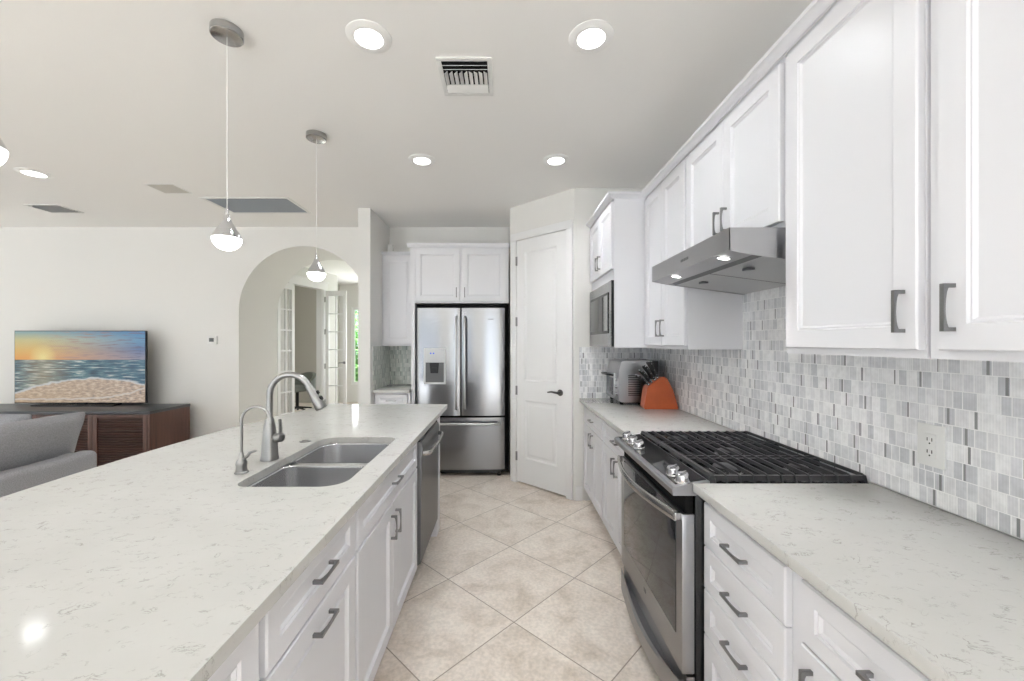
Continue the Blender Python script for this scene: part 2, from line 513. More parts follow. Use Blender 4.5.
# ------------------------------------------------------------------ mesh builder
class B:
    def __init__(s):
        s.bm = bmesh.new()

    def box(s, x0, x1, y0, y1, z0, z1, bev=0.0, mat=None):
        n0 = len(s.bm.verts)
        r = bmesh.ops.create_cube(s.bm, size=1)
        vs = r['verts']
        bmesh.ops.scale(s.bm, vec=(abs(x1 - x0), abs(y1 - y0), abs(z1 - z0)), verts=vs)
        bmesh.ops.translate(s.bm, vec=((x0 + x1) / 2, (y0 + y1) / 2, (z0 + z1) / 2), verts=vs)
        if mat is not None:
            bmesh.ops.transform(s.bm, matrix=mat, verts=vs)
        if bev:
            es = list({e for v in vs for e in v.link_edges})
            bmesh.ops.bevel(s.bm, geom=es, offset=bev, segments=2, affect='EDGES', profile=0.6)
        return s

    def loft(s, rings, close=True, cap=True):
        """rings: lists of points of equal length"""
        V = [[s.bm.verts.new(p) for p in r] for r in rings]
        n = len(V[0])
        for a, b in zip(V[:-1], V[1:]):
            for i in range(n if close else n - 1):
                j = (i + 1) % n
                try:
                    s.bm.faces.new((a[i], a[j], b[j], b[i]))
                except ValueError:
                    pass
        if cap:
            for r in (V[0], V[-1]):
                try:
                    s.bm.faces.new(r)
                except ValueError:
                    pass
        return s

    def lathe(s, prof, seg=32, c=(0, 0, 0), mat=None, cap=True):
        rings = []
        for r, z in prof:
            ring = []
            for i in range(seg):
                a = 2 * PI * i / seg
                p = Vector((r * math.cos(a), r * math.sin(a), z))
                if mat is not None:
                    p = mat @ p
                ring.append(p + Vector(c))
            rings.append(ring)
        return s.loft(rings, cap=cap)

    def tube(s, pts, rad, seg=12, up=(0, 0, 1)):
        """swept circle (or ellipse when rad items are pairs)"""
        pts = [Vector(p) for p in pts]
        n = len(pts)
        if not hasattr(rad, '__len__'):
            rad = [rad] * n
        rings = []
        prev = None
        for i, p in enumerate(pts):
            t = (pts[min(i + 1, n - 1)] - pts[max(i - 1, 0)]).normalized()
            if prev is None:
                u = Vector(up)
                if abs(u.dot(t)) > 0.95:
                    u = Vector((1, 0, 0)) if abs(t.x) < 0.9 else Vector((0, 1, 0))
                a = (u - t * u.dot(t)).normalized()
            else:
                a = (prev - t * prev.dot(t)).normalized()
            prev = a
            b = t.cross(a)
            r = rad[i]
            ra, rb = (r if hasattr(r, '__len__') else (r, r))
            rings.append([p + a * (ra * math.cos(2 * PI * k / seg)) + b * (rb * math.sin(2 * PI * k / seg)) for k in range(seg)])
        return s.loft(rings)

    def ribbon(s, pts, w, t, wdir):
        """swept rectangle: W wide along WDIR, T thick"""
        pts = [Vector(p) for p in pts]
        wdir = Vector(wdir)
        n = len(pts)
        rings = []
        for i, p in enumerate(pts):
            tg = (pts[min(i + 1, n - 1)] - pts[max(i - 1, 0)]).normalized()
            nn = tg.cross(wdir).normalized()
            rings.append([p + wdir * w / 2 + nn * t / 2, p - wdir * w / 2 + nn * t / 2, p - wdir * w / 2 - nn * t / 2, p + wdir * w / 2 - nn * t / 2])
        return s.loft(rings)

    def prism(s, poly, a, b, axis='z'):
        """polygon extruded along an axis from a to b; poly in the other two axes in order"""
        def P(u, v, w):
            return {'z': (u, v, w), 'y': (u, w, v), 'x': (w, u, v)}[axis]
        lo = [s.bm.verts.new(P(u, v, a)) for u, v in poly]
        hi = [s.bm.verts.new(P(u, v, b)) for u, v in poly]
        s.bm.faces.new(lo)
        s.bm.faces.new(hi)
        n = len(poly)
        for i in range(n):
            j = (i + 1) % n
            s.bm.faces.new((lo[i], lo[j], hi[j], hi[i]))
        return s

    def slab_hole(s, outer, holes, z0, z1):
        """plate with holes"""
        tops = []
        for z in (z0, z1):
            edges = []
            loops = []
            for lp in [outer] + holes:
                vs = [s.bm.verts.new((x, y, z)) for x, y in lp]
                loops.append(vs)
                for i in range(len(vs)):
                    edges.append(s.bm.edges.new((vs[i], vs[(i + 1) % len(vs)])))
            bmesh.ops.triangle_fill(s.bm, edges=edges, use_beauty=True, use_dissolve=False)
            tops.append(loops)
        for la, lb in zip(*tops):
            for i in range(len(la)):
                j = (i + 1) % len(la)
                s.bm.faces.new((la[i], la[j], lb[j], lb[i]))
        return s


def obj(name, b, mat, parent=None, loc=(0, 0, 0), rot=(0, 0, 0), base=False, smooth=True):
    """link a builder as ONE mesh object; base=True moves the origin to the bottom centre of the mesh"""
    bm = b.bm
    bmesh.ops.recalc_face_normals(bm, faces=bm.faces)
    me = bpy.data.meshes.new(name)
    loc = Vector(loc)
    if base:
        xs = [v.co.x for v in bm.verts]; ys = [v.co.y for v in bm.verts]; zs = [v.co.z for v in bm.verts]
        c = Vector(((min(xs) + max(xs)) / 2, (min(ys) + max(ys)) / 2, min(zs)))
        bmesh.ops.translate(bm, vec=-c, verts=bm.verts)
        loc = loc + c
    bm.to_mesh(me)
    bm.free()
    if smooth and len(me.polygons):
        me.polygons.foreach_set('use_smooth', [True] * len(me.polygons))
        me.set_sharp_from_angle(angle=math.radians(32))
    me.materials.append(mat)
    o = bpy.data.objects.new(name, me)
    o.location = loc
    o.rotation_euler = rot
    COL.objects.link(o)
    if parent is not None:
        o.parent = parent
    return o


def tag(o, label, cat, group=None):
    o['label'] = label
    o['category'] = cat
    if group:
        o['group'] = group
    return o


def thing(name, label, cat, loc=(0, 0, 0), rotz=0.0, group=None):
    o = bpy.data.objects.new(name, None)
    o.empty_display_size = 0.05
    o.location = loc
    o.rotation_euler = (0, 0, rotz)
    COL.objects.link(o)
    return tag(o, label, cat, group)


def struct(name, b, mat, parent=None, **k):
    o = obj(name, b, mat, parent, **k)
    if parent is None:
        o['kind'] = 'structure'
    return o


def copy_tree(o, parent=None):
    c = o.copy()
    COL.objects.link(c)
    if parent is not None:
        c.parent = parent
    for ch in list(o.children):
        copy_tree(ch, c)
    return c


# ------------------------------------------------------------------ the room
struct('floor', B().box(-8.4, 1.5, -5.0, 10.4, -0.12, 0.0), M['floor'])
struct('ceiling', B().box(-8.4, 1.5, -5.0, 10.4, CEIL, CEIL + 0.15), M['ceiling'])
struct('wall_right', B().box(WALL_R, WALL_R + 0.15, ROOM_B, WALL_F, 0, CEIL), M['wall'])

# the wall with the arch, 0.81 m deep at the passage
cx_a, r_a, sp_a = -2.41, 0.77, 1.794
poly = [(ROOM_L, 0), (cx_a - r_a, 0)]
for i in range(33):
    a = PI - PI * i / 32
    poly.append((cx_a + r_a * math.cos(a), sp_a + r_a * math.sin(a)))
poly += [(cx_a + r_a, 0), (1.5, 0), (1.5, CEIL), (ROOM_L, CEIL)]
struct('wall_far', B().prism(poly, WALL_F, WALL_F + 0.81, 'y'), M['wall'])

# wing wall beside the alcove
struct('wall_wing', B().box(-1.506, -1.38, 4.15, WALL_F, 0, CEIL), M['wall'])

# angled pantry walls
PA, PB = Vector((0.055, 4.16)), Vector((0.62, 3.62))
plen = (PB - PA).length
pang = math.atan2((PB - PA).y, (PB - PA).x)
DT0, DT1, DH = 0.117 * plen, 0.898 * plen, 2.437


def world_of(u, v):
    """local (along, into) on the pantry wall to world x, y"""
    return (PA.x + u * math.cos(pang) - v * math.sin(pang), PA.y + u * math.sin(pang) + v * math.cos(pang))


mt = Matrix.Translation((PA.x, PA.y, 0)) @ Matrix.Rotation(pang, 4, 'Z')
b = B()
b.box(0.0, DT0, 0, 0.09, 0, CEIL, mat=mt)
b.box(DT1, plen, 0, 0.09, 0, CEIL, mat=mt)
b.box(DT0, DT1, 0, 0.09, DH, CEIL, mat=mt)
struct('wall_pantry', b, M['wall'])
struct('wall_pantry_side', B().box(0.055, 0.145, 4.22, WALL_F, 0, CEIL), M['wall'])
struct('wall_pantry_end', B().box(0.621, WALL_R, 3.62, 3.71, 0, CEIL), M['wall'])

# unseen back and left walls; openings added for daylight and the refrigerator's reflection
b = B()
b.box(ROOM_L, -6.5, ROOM_B - 0.15, ROOM_B, 0, CEIL)
b.box(-6.5, -2.0, ROOM_B - 0.15, ROOM_B, 2.45, CEIL)
b.box(-2.0, -0.4, ROOM_B - 0.15, ROOM_B, 0, CEIL)
b.box(-0.4, 0.9, ROOM_B - 0.15, ROOM_B, 2.45, CEIL)
b.box(0.9, 1.5, ROOM_B - 0.15, ROOM_B, 0, CEIL)
struct('wall_back', b, M['wall'])
b = B()
b.box(ROOM_L - 0.15, ROOM_L, ROOM_B, -1.8, 0, CEIL)
b.box(ROOM_L - 0.15, ROOM_L, -1.8, 3.0, 0, 0.6)
b.box(ROOM_L - 0.15, ROOM_L, -1.8, 3.0, 2.4, CEIL)
b.box(ROOM_L - 0.15, ROOM_L, 3.0, 10.2, 0, CEIL)
struct('wall_left', b, M['wall'])


def window(name, mat4, w, z0, z1, n):
    """frame with N lights, in local x; one pane mesh each"""
    f = B()
    f.box(0, w, -0.04, 0.04, z0, z0 + 0.06, mat=mat4)
    f.box(0, w, -0.04, 0.04, z1 - 0.06, z1, mat=mat4)
    for i in range(n + 1):
        x = i * (w - 0.06) / n
        f.box(x, x + 0.06, -0.035, 0.035, z0 + 0.06, z1 - 0.06, mat=mat4)
    fr = struct(name, f, M['trimwhite'])
    return fr


window('window_1', Matrix.Translation((-6.5, ROOM_B - 0.07, 0)), 4.5, 0.0, 2.45, 4)  # unseen windows added for the light, as are the next two
window('window_2', Matrix.Translation((-0.4, ROOM_B - 0.07, 0)), 1.3, 0.0, 2.45, 2)
window('window_3', Matrix.Translation((ROOM_L - 0.07, -1.8, 0)) @ Matrix.Rotation(PI / 2, 4, 'Z'), 4.8, 0.6, 2.4, 3)

# hall beyond the arch
WA, WD = Vector((-3.95, 6.0)), Vector((0.208, 0.978))
wang = math.atan2(WD.y, WD.x)
mw = Matrix.Translation((WA.x, WA.y, 0)) @ Matrix.Rotation(wang, 4, 'Z')
O0, O1, OH = 1.10, 1.92, 2.44
b = B()
b.box(-0.36, O0, 0, 0.12, 0, CEIL, mat=mw)
b.box(O1, 2.40, 0, 0.12, 0, CEIL, mat=mw)
b.box(O0, O1, 0, 0.12, OH, CEIL, mat=mw)
struct('wall_hall_left', b, M['wall'])
struct('wall_hall_right', B().box(-1.35, -1.2, WALL_F + 0.81, 9.6, 0, CEIL), M['wall'])
b = B()
b.box(ROOM_L, -3.64, 9.6, 9.75, 0, CEIL)
b.box(-3.64, -2.1, 9.6, 9.75, 0, 0.42)
b.box(-3.64, -2.1, 9.6, 9.75, 2.25, CEIL)
b.box(-2.1, -1.2, 9.6, 9.75, 0, CEIL)
struct('wall_hall_end', b, M['wall'])
w4 = window('window_4', Matrix.Translation((-3.64, 9.66, 0)), 1.54, 0.42, 2.25, 2)
obj('pane', B().box(-3.58, -2.16, 9.655, 9.66, 0.48, 2.19), M['glass'], w4)
# office side wall, seen grey through the open doors
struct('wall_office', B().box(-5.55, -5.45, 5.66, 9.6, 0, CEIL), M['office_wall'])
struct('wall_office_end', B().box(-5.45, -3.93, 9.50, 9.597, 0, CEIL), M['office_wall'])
# casing and jambs of the office opening
b = B()
b.box(O0 - 0.09, O0, -0.02, 0.0, 0, OH + 0.10, mat=mw)
b.box(O1, O1 + 0.09, -0.02, 0.0, 0, OH + 0.10, mat=mw)
b.box(O0 - 0.12, O1 + 0.12, -0.03, 0.0, OH, OH + 0.13, mat=mw)
b.box(O0 - 0.14, O1 + 0.14, -0.045, 0.0, OH + 0.13, OH + 0.16, mat=mw)
b.box(O0, O0 + 0.02, 0.0, 0.12, 0, OH, mat=mw)
b.box(O1 - 0.02, O1, 0.0, 0.12, 0, OH, mat=mw)
struct('trim_1', b, M['trimwhite'])


def french_leaf(name, loc, rz, w, h):
    """glazed leaf, two by five lights, local x from the hinge"""
    f = B()
    st, rows = 0.065, 6
    f.box(0, st, 0, 0.04, 0.01, h, 0.003)
    f.box(w - st, w, 0, 0.04, 0.01, h, 0.003)
    f.box(st, w - st, 0, 0.04, 0.01, 0.22)
    f.box(st, w - st, 0, 0.04, h - 0.10, h)
    z0, z1 = 0.22, h - 0.10
    for k in range(1, rows):
        z = z0 + (z1 - z0) * k / rows
        f.box(st, w - st, 0.006, 0.034, z - 0.011, z + 0.011)
    f.box(w / 2 - 0.011, w / 2 + 0.011, 0.006, 0.034, z0, z1)
    o = struct(name, f, M['trimwhite'], loc=loc, rot=(0, 0, rz))
    obj('pane', B().box(st - 0.002, w - st + 0.002, 0.018, 0.022, z0 - 0.002, z1 + 0.002), M['glass'], o)
    return o


p0 = mw @ Vector((O0 - 0.02, -0.03, 0))
l1 = french_leaf('door_1', p0, wang + PI + 0.02, 0.40, 2.42)
p1 = mw @ Vector((O1 + 0.035, -0.04, 0))
l2 = french_leaf('door_2', p1, -0.10, 0.42, 2.42)
h = B()
h.lathe([(0.026, 0), (0.026, 0.008), (0.01, 0.012), (0.01, 0.04)], 16, (0.385, 0, 1.02), Matrix.Rotation(PI / 2, 4, 'X'))
h.tube([(0.385, -0.04, 1.02), (0.33, -0.045, 1.02), (0.29, -0.045, 1.015)], 0.008, 8)
obj('door_handle', h, M['pewter'], l2)
for z in (0.25, 0.95, 1.62, 2.25):
    hb = B().box(-0.03, 0.004, -0.006, 0.02, z - 0.05, z + 0.05, 0.002)
    obj('hinge', hb, M['nickel'], l2)

# ------------------------------------------------------------------ pantry door and casing
pd = struct('door_3', B().box(0.004, DT1 - DT0 - 0.004, 0.0, 0.002, 0.01, DH - 0.004), M['trimwhite'], loc=(*world_of(DT0, 0.022), 0), rot=(0, 0, pang))
W = DT1 - DT0 - 0.008


def panel_rings(x0, x1, z0, z1, prof, y=0.0):
    """concentric rectangles: prof = (inset, depth) pairs"""
    return [[(x0 + i, y + d, z0 + i), (x1 - i, y + d, z0 + i), (x1 - i, y + d, z1 - i), (x0 + i, y + d, z1 - i)] for i, d in prof]


def frame_face(b, x0, x1, z0, z1, holes, y):
    """flat rectangle at depth y with rectangular holes (stacked in z, equal x)"""
    bm = b.bm
    def q(a0, a1, c0, c1):
        vs = [bm.verts.new(p) for p in ((a0, y, c0), (a1, y, c0), (a1, y, c1), (a0, y, c1))]
        bm.faces.new(vs)
    hx0, hx1 = holes[0][0], holes[0][1]
    q(x0, hx0, z0, z1)
    q(hx1, x1, z0, z1)
    zz = [z0]
    for hh in sorted(holes, key=lambda k: k[2]):
        zz += [hh[2], hh[3]]
    zz.append(z1)
    for i in range(0, len(zz), 2):
        q(hx0, hx1, zz[i], zz[i + 1])


b = B()
SX0, SX1 = 0.105, W - 0.105
b.box(0, W, -0.018, 0.0, 0.018, DH - 0.005)
b.box(0, SX0, -0.030, -0.018, 0.018, DH - 0.005)
b.box(SX1, W, -0.030, -0.018, 0.018, DH - 0.005)
for z0, z1 in ((0.018, 0.26), (0.84, 1.03), (DH - 0.13, DH - 0.005)):
    b.box(SX0, SX1, -0.030, -0.018, z0, z1)
for z0, z1 in ((0.26, 0.84), (1.03, DH - 0.13)):
    b.loft(panel_rings(SX0, SX1, z0, z1, [(0, -0.018), (0.0, -0.0298), (0.006, -0.027), (0.014, -0.0205), (0.024, -0.0195), (0.036, -0.021), (0.048, -0.0262), (0.056, -0.027)]))
obj('door_panel', b, M['trimwhite'], pd, loc=(0.004, 0.0, 0))
hw = B()
hx = W - 0.06
hw.lathe([(0.0, 0.0), (0.030, 0.0), (0.030, 0.006), (0.026, 0.010), (0.013, 0.012), (0.012, 0.045), (0.0, 0.047)], 24, (hx, -0.030, 0.95), Matrix.Rotation(PI / 2, 4, 'X'))
hw.tube([(hx, -0.070, 0.95), (hx - 0.03, -0.074, 0.952), (hx - 0.07, -0.074, 0.956), (hx - 0.115, -0.072, 0.948)], [(0.011, 0.008), (0.010, 0.007), (0.008, 0.006), (0.006, 0.005)], 12)
obj('door_handle', hw, M['darkpewter'], pd)
for z in (0.27, 0.93, 1.62, 2.23):
    hb = B().lathe([(0.006, z - 0.045), (0.006, z + 0.045)], 10, (0.0, -0.036, 0))
    hb.box(-0.004, 0.014, -0.034, -0.030, z - 0.045, z + 0.045)
    obj('hinge', hb, M['pewter'], pd)

b = B()
for x0, x1, z0, z1 in ((DT0 - 0.072, DT0, 0, DH - 0.0005), (DT1, DT1 + 0.068, 0, DH - 0.0005)):
    b.box(x0, x1, -0.018, -0.0005, z0, z1, 0.004, mt)
b.box(DT0 - 0.072, DT1 + 0.068, -0.018, -0.0005, DH, DH + 0.075, 0.004, mt)
b.box(DT0, DT0 + 0.003, 0, 0.09, 0, DH, 0, mt)
b.box(DT1 - 0.003, DT1, 0, 0.09, 0, DH, 0, mt)
struct('trim_2', b, M['trimwhite'])

# baseboards
bb = B()
bb.box(ROOM_L, cx_a - r_a - 0.02, WALL_F - 0.014, WALL_F, 0, 0.13, 0.003)
struct('baseboard_far', bb, M['trimwhite'])
struct('baseboard_arch', B().box(cx_a - r_a, cx_a - r_a + 0.014, WALL_F, WALL_F + 0.81, 0, 0.13, 0.003), M['trimwhite'])
struct('baseboard_pantry', B().box(0.63, 0.690, 3.606, 3.62, 0, 0.13, 0.003), M['trimwhite'])
struct('baseboard_wing', B().box(-1.52, -1.366, 4.136, 4.15, 0, 0.13, 0.003), M['trimwhite'])


# ------------------------------------------------------------------ cabinet kit
DOOR_PROF = [(0.0, 0.0), (0.0, -0.0165), (0.0035, -0.020)]


def front_mesh(w, h, fr=0.058, raised=False, t=0.020):
    """a cabinet front: flat frame, moulded inner edge, recessed panel; back at y=0"""
    b = B()
    ins = min(fr, h * 0.30, w * 0.3)
    prof = [(0.0, 0.0), (0.0, -t + 0.004), (0.0035, -t), (ins, -t), (ins + 0.003, -t + 0.006), (ins + 0.008, -t + 0.004), (ins + 0.014, -t + 0.010)]
    if raised:
        k = ins + 0.014
        if h - 2 * k > 0.05:
            prof += [(k + 0.006, -t + 0.010), (k + 0.010, -t + 0.005)]
    b.loft(panel_rings(0, w, 0, h, prof))
    return b


def pull_mesh(length=0.096, stand=0.027):
    """bar pull along local x, centred: straight outer face, inner face arched; feet on y=0"""
    b = B()
    L2 = length / 2
    e = 0.0045
    prof = [(-L2 - e, 0.0), (-L2 - e, -stand), (L2 + e, -stand), (L2 + e, 0.0), (L2 - e, 0.0), (L2 - e, -stand + 0.011)]
    for i in range(1, 10):
        f = i / 10
        prof.append((L2 - e - (length - 2 * e) * f, -stand + 0.011 - 0.0065 * math.sin(PI * f) ** 0.6))
    prof += [(-L2 + e, -stand + 0.011), (-L2 + e, 0.0)]
    b.prism(prof, -0.0045, 0.0045, 'z')
    return b


_pull = {}


def pull(parent, x, z, vertical=False, y=-0.020, length=0.096, mat='pewter', name='handle'):
    key = (length, mat)
    if key not in _pull:
        o = obj(name, pull_mesh(length), M[mat], parent)
        _pull[key] = o.data
    else:
        o = bpy.data.objects.new(name, _pull[key])
        COL.objects.link(o)
        o.parent = parent
    o.location = (x, y, z)
    o.rotation_euler = (0, PI / 2 if vertical else 0, 0)
    return o


def carcass(w, d, z0, z1, kick=0.0, kd=0.07, front=None):
    """boards: sides, bottom, back, front frame; open top; front rectangles to leave open as (x0,x1,za,zb)"""
    b = B()
    t = 0.018
    zb = z0 + kick
    b.box(0, t, t, d, zb, z1)
    b.box(w - t, w, t, d, zb, z1)
    b.box(t, w - t, t, d, zb, zb + t)
    b.box(t, w - t, d - 0.006, d, zb + t, z1)
    if z0 > 0.5:
        b.box(t, w - t, t, d - 0.006, z1 - t, z1)
    if front is None:
        b.box(0, w, 0, t, zb, z1)
    else:
        for r in front:
            b.box(r[0], r[1], 0, t, r[2], r[3])
    if kick:
        b.box(0, w, kd, kd + t, z0, zb)
        b.box(0, t, kd + t, d, z0, zb)
        b.box(w - t, w, kd + t, d, z0, zb)
    return b


def base_cab(label, loc, rotz, w, d, fronts, group, kick=0.115, top=0.883):
    """fronts: (kind, x0, x1, z0, z1, handle) ; handle None | 'h' | ('v', x, z) | ('h', z)"""
    t = thing('base_cabinet', label, 'cabinet', loc, rotz, group)
    obj('cabinet_body', carcass(w, d, 0, top, kick), M['white'], t)
    put_fronts(t, fronts)
    return t


def put_fronts(t, fronts, pl=0.096):
    for kind, x0, x1, z0, z1, hd in fronts:
        o = obj(kind, front_mesh(x1 - x0, z1 - z0, raised=(kind == 'drawer')), M['white'], t, loc=(x0, -0.001, z0))
        if hd is None:
            continue
        if hd == 'h':
            pull(o, (x1 - x0) / 2, (z1 - z0) / 2, length=pl)
        elif hd[0] == 'h':
            pull(o, (x1 - x0) / 2, hd[1] - z0, length=pl)
        else:
            pull(o, hd[1] - x0, hd[2] - z0, vertical=True, length=pl)


RX = 0.72          # front frame plane of the right-hand base run
RR, RL, RF = -PI / 2, PI / 2, 0.0
G1 = 'base cabinets under the right-hand worktop'
BD = WALL_R - RX - 0.012

# right run, near the camera
w = 1.429 - 0.974
base_cab('white base cabinet with a stack of four drawers, right beside the gas range', (RX, 1.429, 0), RR, w, BD,
         [('drawer', 0.004, w - 0.038, 0.700, 0.850, 'h'), ('drawer', 0.004, w - 0.038, 0.551, 0.696, 'h'),
          ('drawer', 0.004, w - 0.038, 0.395, 0.547, 'h'), ('drawer', 0.004, w - 0.038, 0.125, 0.391, ('h', 0.320))], G1)
w = 0.973 - 0.475
base_cab('white base cabinet with one drawer over a door, nearest the camera on the right', (RX, 0.973, 0), RR, w, BD,
         [('drawer', 0.014, w - 0.014, 0.706, 0.850, 'h'), ('door', 0.014, w - 0.014, 0.125, 0.700, ('v', 0.050, 0.610))], G1)
# right run, beyond the range
w = 2.905 - 2.200
h2 = w / 2
base_cab('white two-door base cabinet just past the far side of the gas range', (RX, 2.905, 0), RR, w, BD,
         [('drawer', 0.012, w - 0.012, 0.706, 0.850, 'h'), ('door', 0.012, h2 - 0.0015, 0.125, 0.700, ('v', h2 - 0.035, 0.62)),
          ('door', h2 + 0.0015, w - 0.012, 0.125, 0.700, ('v', h2 + 0.035, 0.62))], G1)
w = 3.604 - 2.906
h2 = w / 2
base_cab('white two-door base cabinet under the toaster oven, against the pantry wall', (RX, 3.604, 0), RR, w, BD,
         [('drawer', 0.012, w - 0.012, 0.706, 0.850, 'h'), ('door', 0.012, h2 - 0.0015, 0.125, 0.700, ('v', h2 - 0.035, 0.62)),
          ('door', h2 + 0.0015, w - 0.012, 0.125, 0.700, ('v', h2 + 0.035, 0.62))], G1)

# island run, local x away from the camera
IX = -0.520
ID = 0.60
G2 = 'base cabinets in the island'
w = 0.836 - 0.25
base_cab('white island cabinet with a full-height door at the near end of the island', (IX, 0.25, 0), RL, w, ID,
         [('door', 0.014, w - 0.012, 0.125, 0.868, None)], G2)
w = 1.362 - 0.838
base_cab('white island cabinet with a shallow drawer over a deep drawer', (IX, 0.838, 0), RL, w, ID,
         [('drawer', 0.012, w - 0.008, 0.706, 0.868, 'h'), ('drawer', 0.012, w - 0.008, 0.125, 0.698, ('h', 0.648))], G2)
w = 2.318 - 1.364
h2 = w / 2 - 0.03
base_cab('white two-door sink cabinet in the island below the double sink', (IX, 1.364, 0), RL, w, ID,
         [('drawer', 0.010, w - 0.012, 0.706, 0.868, 'h'), ('door', 0.010, h2 - 0.0015, 0.125, 0.698, ('v', h2 - 0.035, 0.60)),
          ('door', h2 + 0.0015, w - 0.012, 0.125, 0.698, ('v', h2 + 0.035, 0.60))], G2)

# island carcass: back panel and end panels
ib = thing('island_base', 'white panelled back and ends of the kitchen island', 'island', (-1.15, 1.7, 0))
obj('back_panel', B().box(-0.02, 0.0, -1.45, 1.38, 0, 0.883, 0.002), M['white'], ib)
obj('end_panel', B().box(0.0, 0.655, 1.24, 1.38, 0, 0.883, 0.003), M['white'], ib)
obj('end_panel', B().box(0.0, 0.635, -1.47, -1.452, 0, 0.883, 0.002), M['white'], ib)

# ------------------------------------------------------------------ wall cabinets
WX = 1.005
G3 = 'wall cabinets along the right-hand wall'
UD = WALL_R - WX - 0.002
UZ0, UZ1 = 1.372, 2.440


def wall_cab(label, loc, rotz, w, d, z0, z1, fronts, group, body_front=None):
    t = thing('wall_cabinet', label, 'cabinet', (loc[0], loc[1], z0), rotz, group)
    c = carcass(w, d, z0, z1, 0, front=body_front)
    bmesh.ops.translate(c.bm, vec=(0, 0, -z0), verts=c.bm.verts)
    obj('cabinet_body', c, M['white'], t)
    put_fronts(t, [(k, a, b_, c_ - z0, d_ - z0, (h if h is None or h == 'h' else (h[0], h[1], h[2] - z0))) for k, a, b_, c_, d_, h in fronts])
    return t


w = 1.443 - 0.964
wall_cab('large white single-door wall cabinet directly beside the range hood', (WX, 1.443, 0), RR, w, UD, UZ0, UZ1,
         [('door', 0.020, w - 0.004, 1.392, 2.412, ('v', w - 0.036, 1.487))], G3)
w = 0.956 - 0.45
wall_cab('large white wall cabinet at the right edge of the photo, nearest the camera', (WX, 0.956, 0), RR, w, UD, UZ0, UZ1,
         [('door', 0.034, w - 0.004, 1.392, 2.412, ('v', 0.068, 1.487))], G3)
w = 2.213 - 1.451
wall_cab('short white two-door wall cabinet above the steel range hood', (WX, 2.213, 0), RR, w, UD, 1.826, UZ1,
         [('door', 0.010, 0.383, 1.846, 2.412, ('v', 0.348, 1.957)), ('door', 0.386, w - 0.003, 1.846, 2.412, ('v', 0.413, 1.957))], G3)
w = 2.872 - 2.223
wall_cab('tall white two-door wall cabinet between the range hood and the microwave', (WX, 2.872, 0), RR, w, UD, UZ0, UZ1,
         [('door', 0.012, w / 2 - 0.0015, 1.392, 2.412, ('v', w / 2 - 0.036, 1.50)), ('door', w / 2 + 0.0015, w - 0.004, 1.392, 2.412, ('v', w / 2 + 0.036, 1.50))], G3)
w = 3.612 - 2.874
MD = WALL_R - 0.775 - 0.002
wall_cab('deep white wall cabinet holding the built-in microwave in its lower half', (0.775, 3.612, 0), RR, w, MD, UZ0, UZ1,
         [('door', 0.012, w / 2 - 0.0015, 1.935, 2.412, ('v', w / 2 - 0.036, 2.04)), ('door', w / 2 + 0.0015, w - 0.006, 1.935, 2.412, ('v', w / 2 + 0.036, 2.04))], G3,
         [(0, w, 1.86, UZ1), (0, 0.045, UZ0, 1.86), (w - 0.045, w, UZ0, 1.86)])

# crown moulding: over the right run, stepping out round the microwave cabinet
CP = [(0.0, 0.0), (0.008, 0.0), (0.012, 0.006), (0.030, 0.020), (0.038, 0.022), (0.040, 0.036), (0.0, 0.036)]


def crown(path, z):
    """profile (out, up) swept along a plan path; outward is to the left of travel; mitred"""
    b = B()
    rings = []
    n = len(path)
    P = [Vector(p) for p in path]
    for i, p in enumerate(P):
        d0 = (P[i] - P[i - 1]).normalized() if i else None
        d1 = (P[i + 1] - P[i]).normalized() if i < n - 1 else None
        n0 = Vector((-d0.y, d0.x)) if d0 else None
        n1 = Vector((-d1.y, d1.x)) if d1 else None
        if n0 and n1:
            m = (n0 + n1).normalized()
            m = m / max(0.2, m.dot(n0))
        else:
            m = n0 or n1
        rings.append([(p.x + m.x * o, p.y + m.y * o, z + u) for o, u in CP])
    return b.loft(rings)


struct('trim_3', crown([(WX - 0.012, 0.44), (WX - 0.012, 2.874), (0.775 - 0.012, 2.874), (0.775 - 0.012, 3.618)], 2.432), M['white'])

# ------------------------------------------------------------------ alcove with refrigerator
G4 = 'cabinets in the refrigerator alcove'
over_fridge = wall_cab('white two-door cabinet over the refrigerator', (-1.020, 4.35, 0), RF, 1.058, 0.485, 1.833, 2.44,
         [('door', 0.058, 0.536, 1.850, 2.412, ('v', 0.503, 1.945)), ('door', 0.558, 1.033, 1.850, 2.412, ('v', 0.590, 1.945))], G4)
wall_cab('narrow white single-door wall cabinet left of the refrigerator', (-1.379, 4.55, 0), RF, 0.357, 0.285, 1.372, 2.400,
         [('door', 0.02, 0.345, 1.392, 2.375, None)], G4)
t = thing('base_cabinet', 'narrow white base cabinet left of the refrigerator', 'cabinet', (-1.375, 4.27, 0), RF, G4)
obj('cabinet_body', carcass(0.375, 0.56, 0, 0.883, 0.115), M['white'], t)
put_fronts(t, [('drawer', 0.012, 0.350, 0.735, 0.868, 'h'), ('door', 0.012, 0.350, 0.125, 0.729, ('v', 0.32, 0.62))])
obj('end_panel', B().box(0.024, 0.062, -0.05, 0.485, -1.833, -0.001, 0.002), M['white'], over_fridge)
tag(obj('countertop', B().box(-1.378, -0.998, 4.215, 4.835, 0.884, 0.914, 0.003), M['quartz'], base=True), 'small white quartz worktop left of the refrigerator', 'countertop')
tb = B()
tb.box(-1.378, -1.0, 4.826, 4.838, 0.915, 1.371)
tb.box(-1.379, -1.371, 4.22, 4.825, 0.915, 1.371)
tag(obj('tile_backsplash', tb, M['mosaic_green']), 'grey-green glass tile backsplash in the alcove beside the refrigerator', 'backsplash')
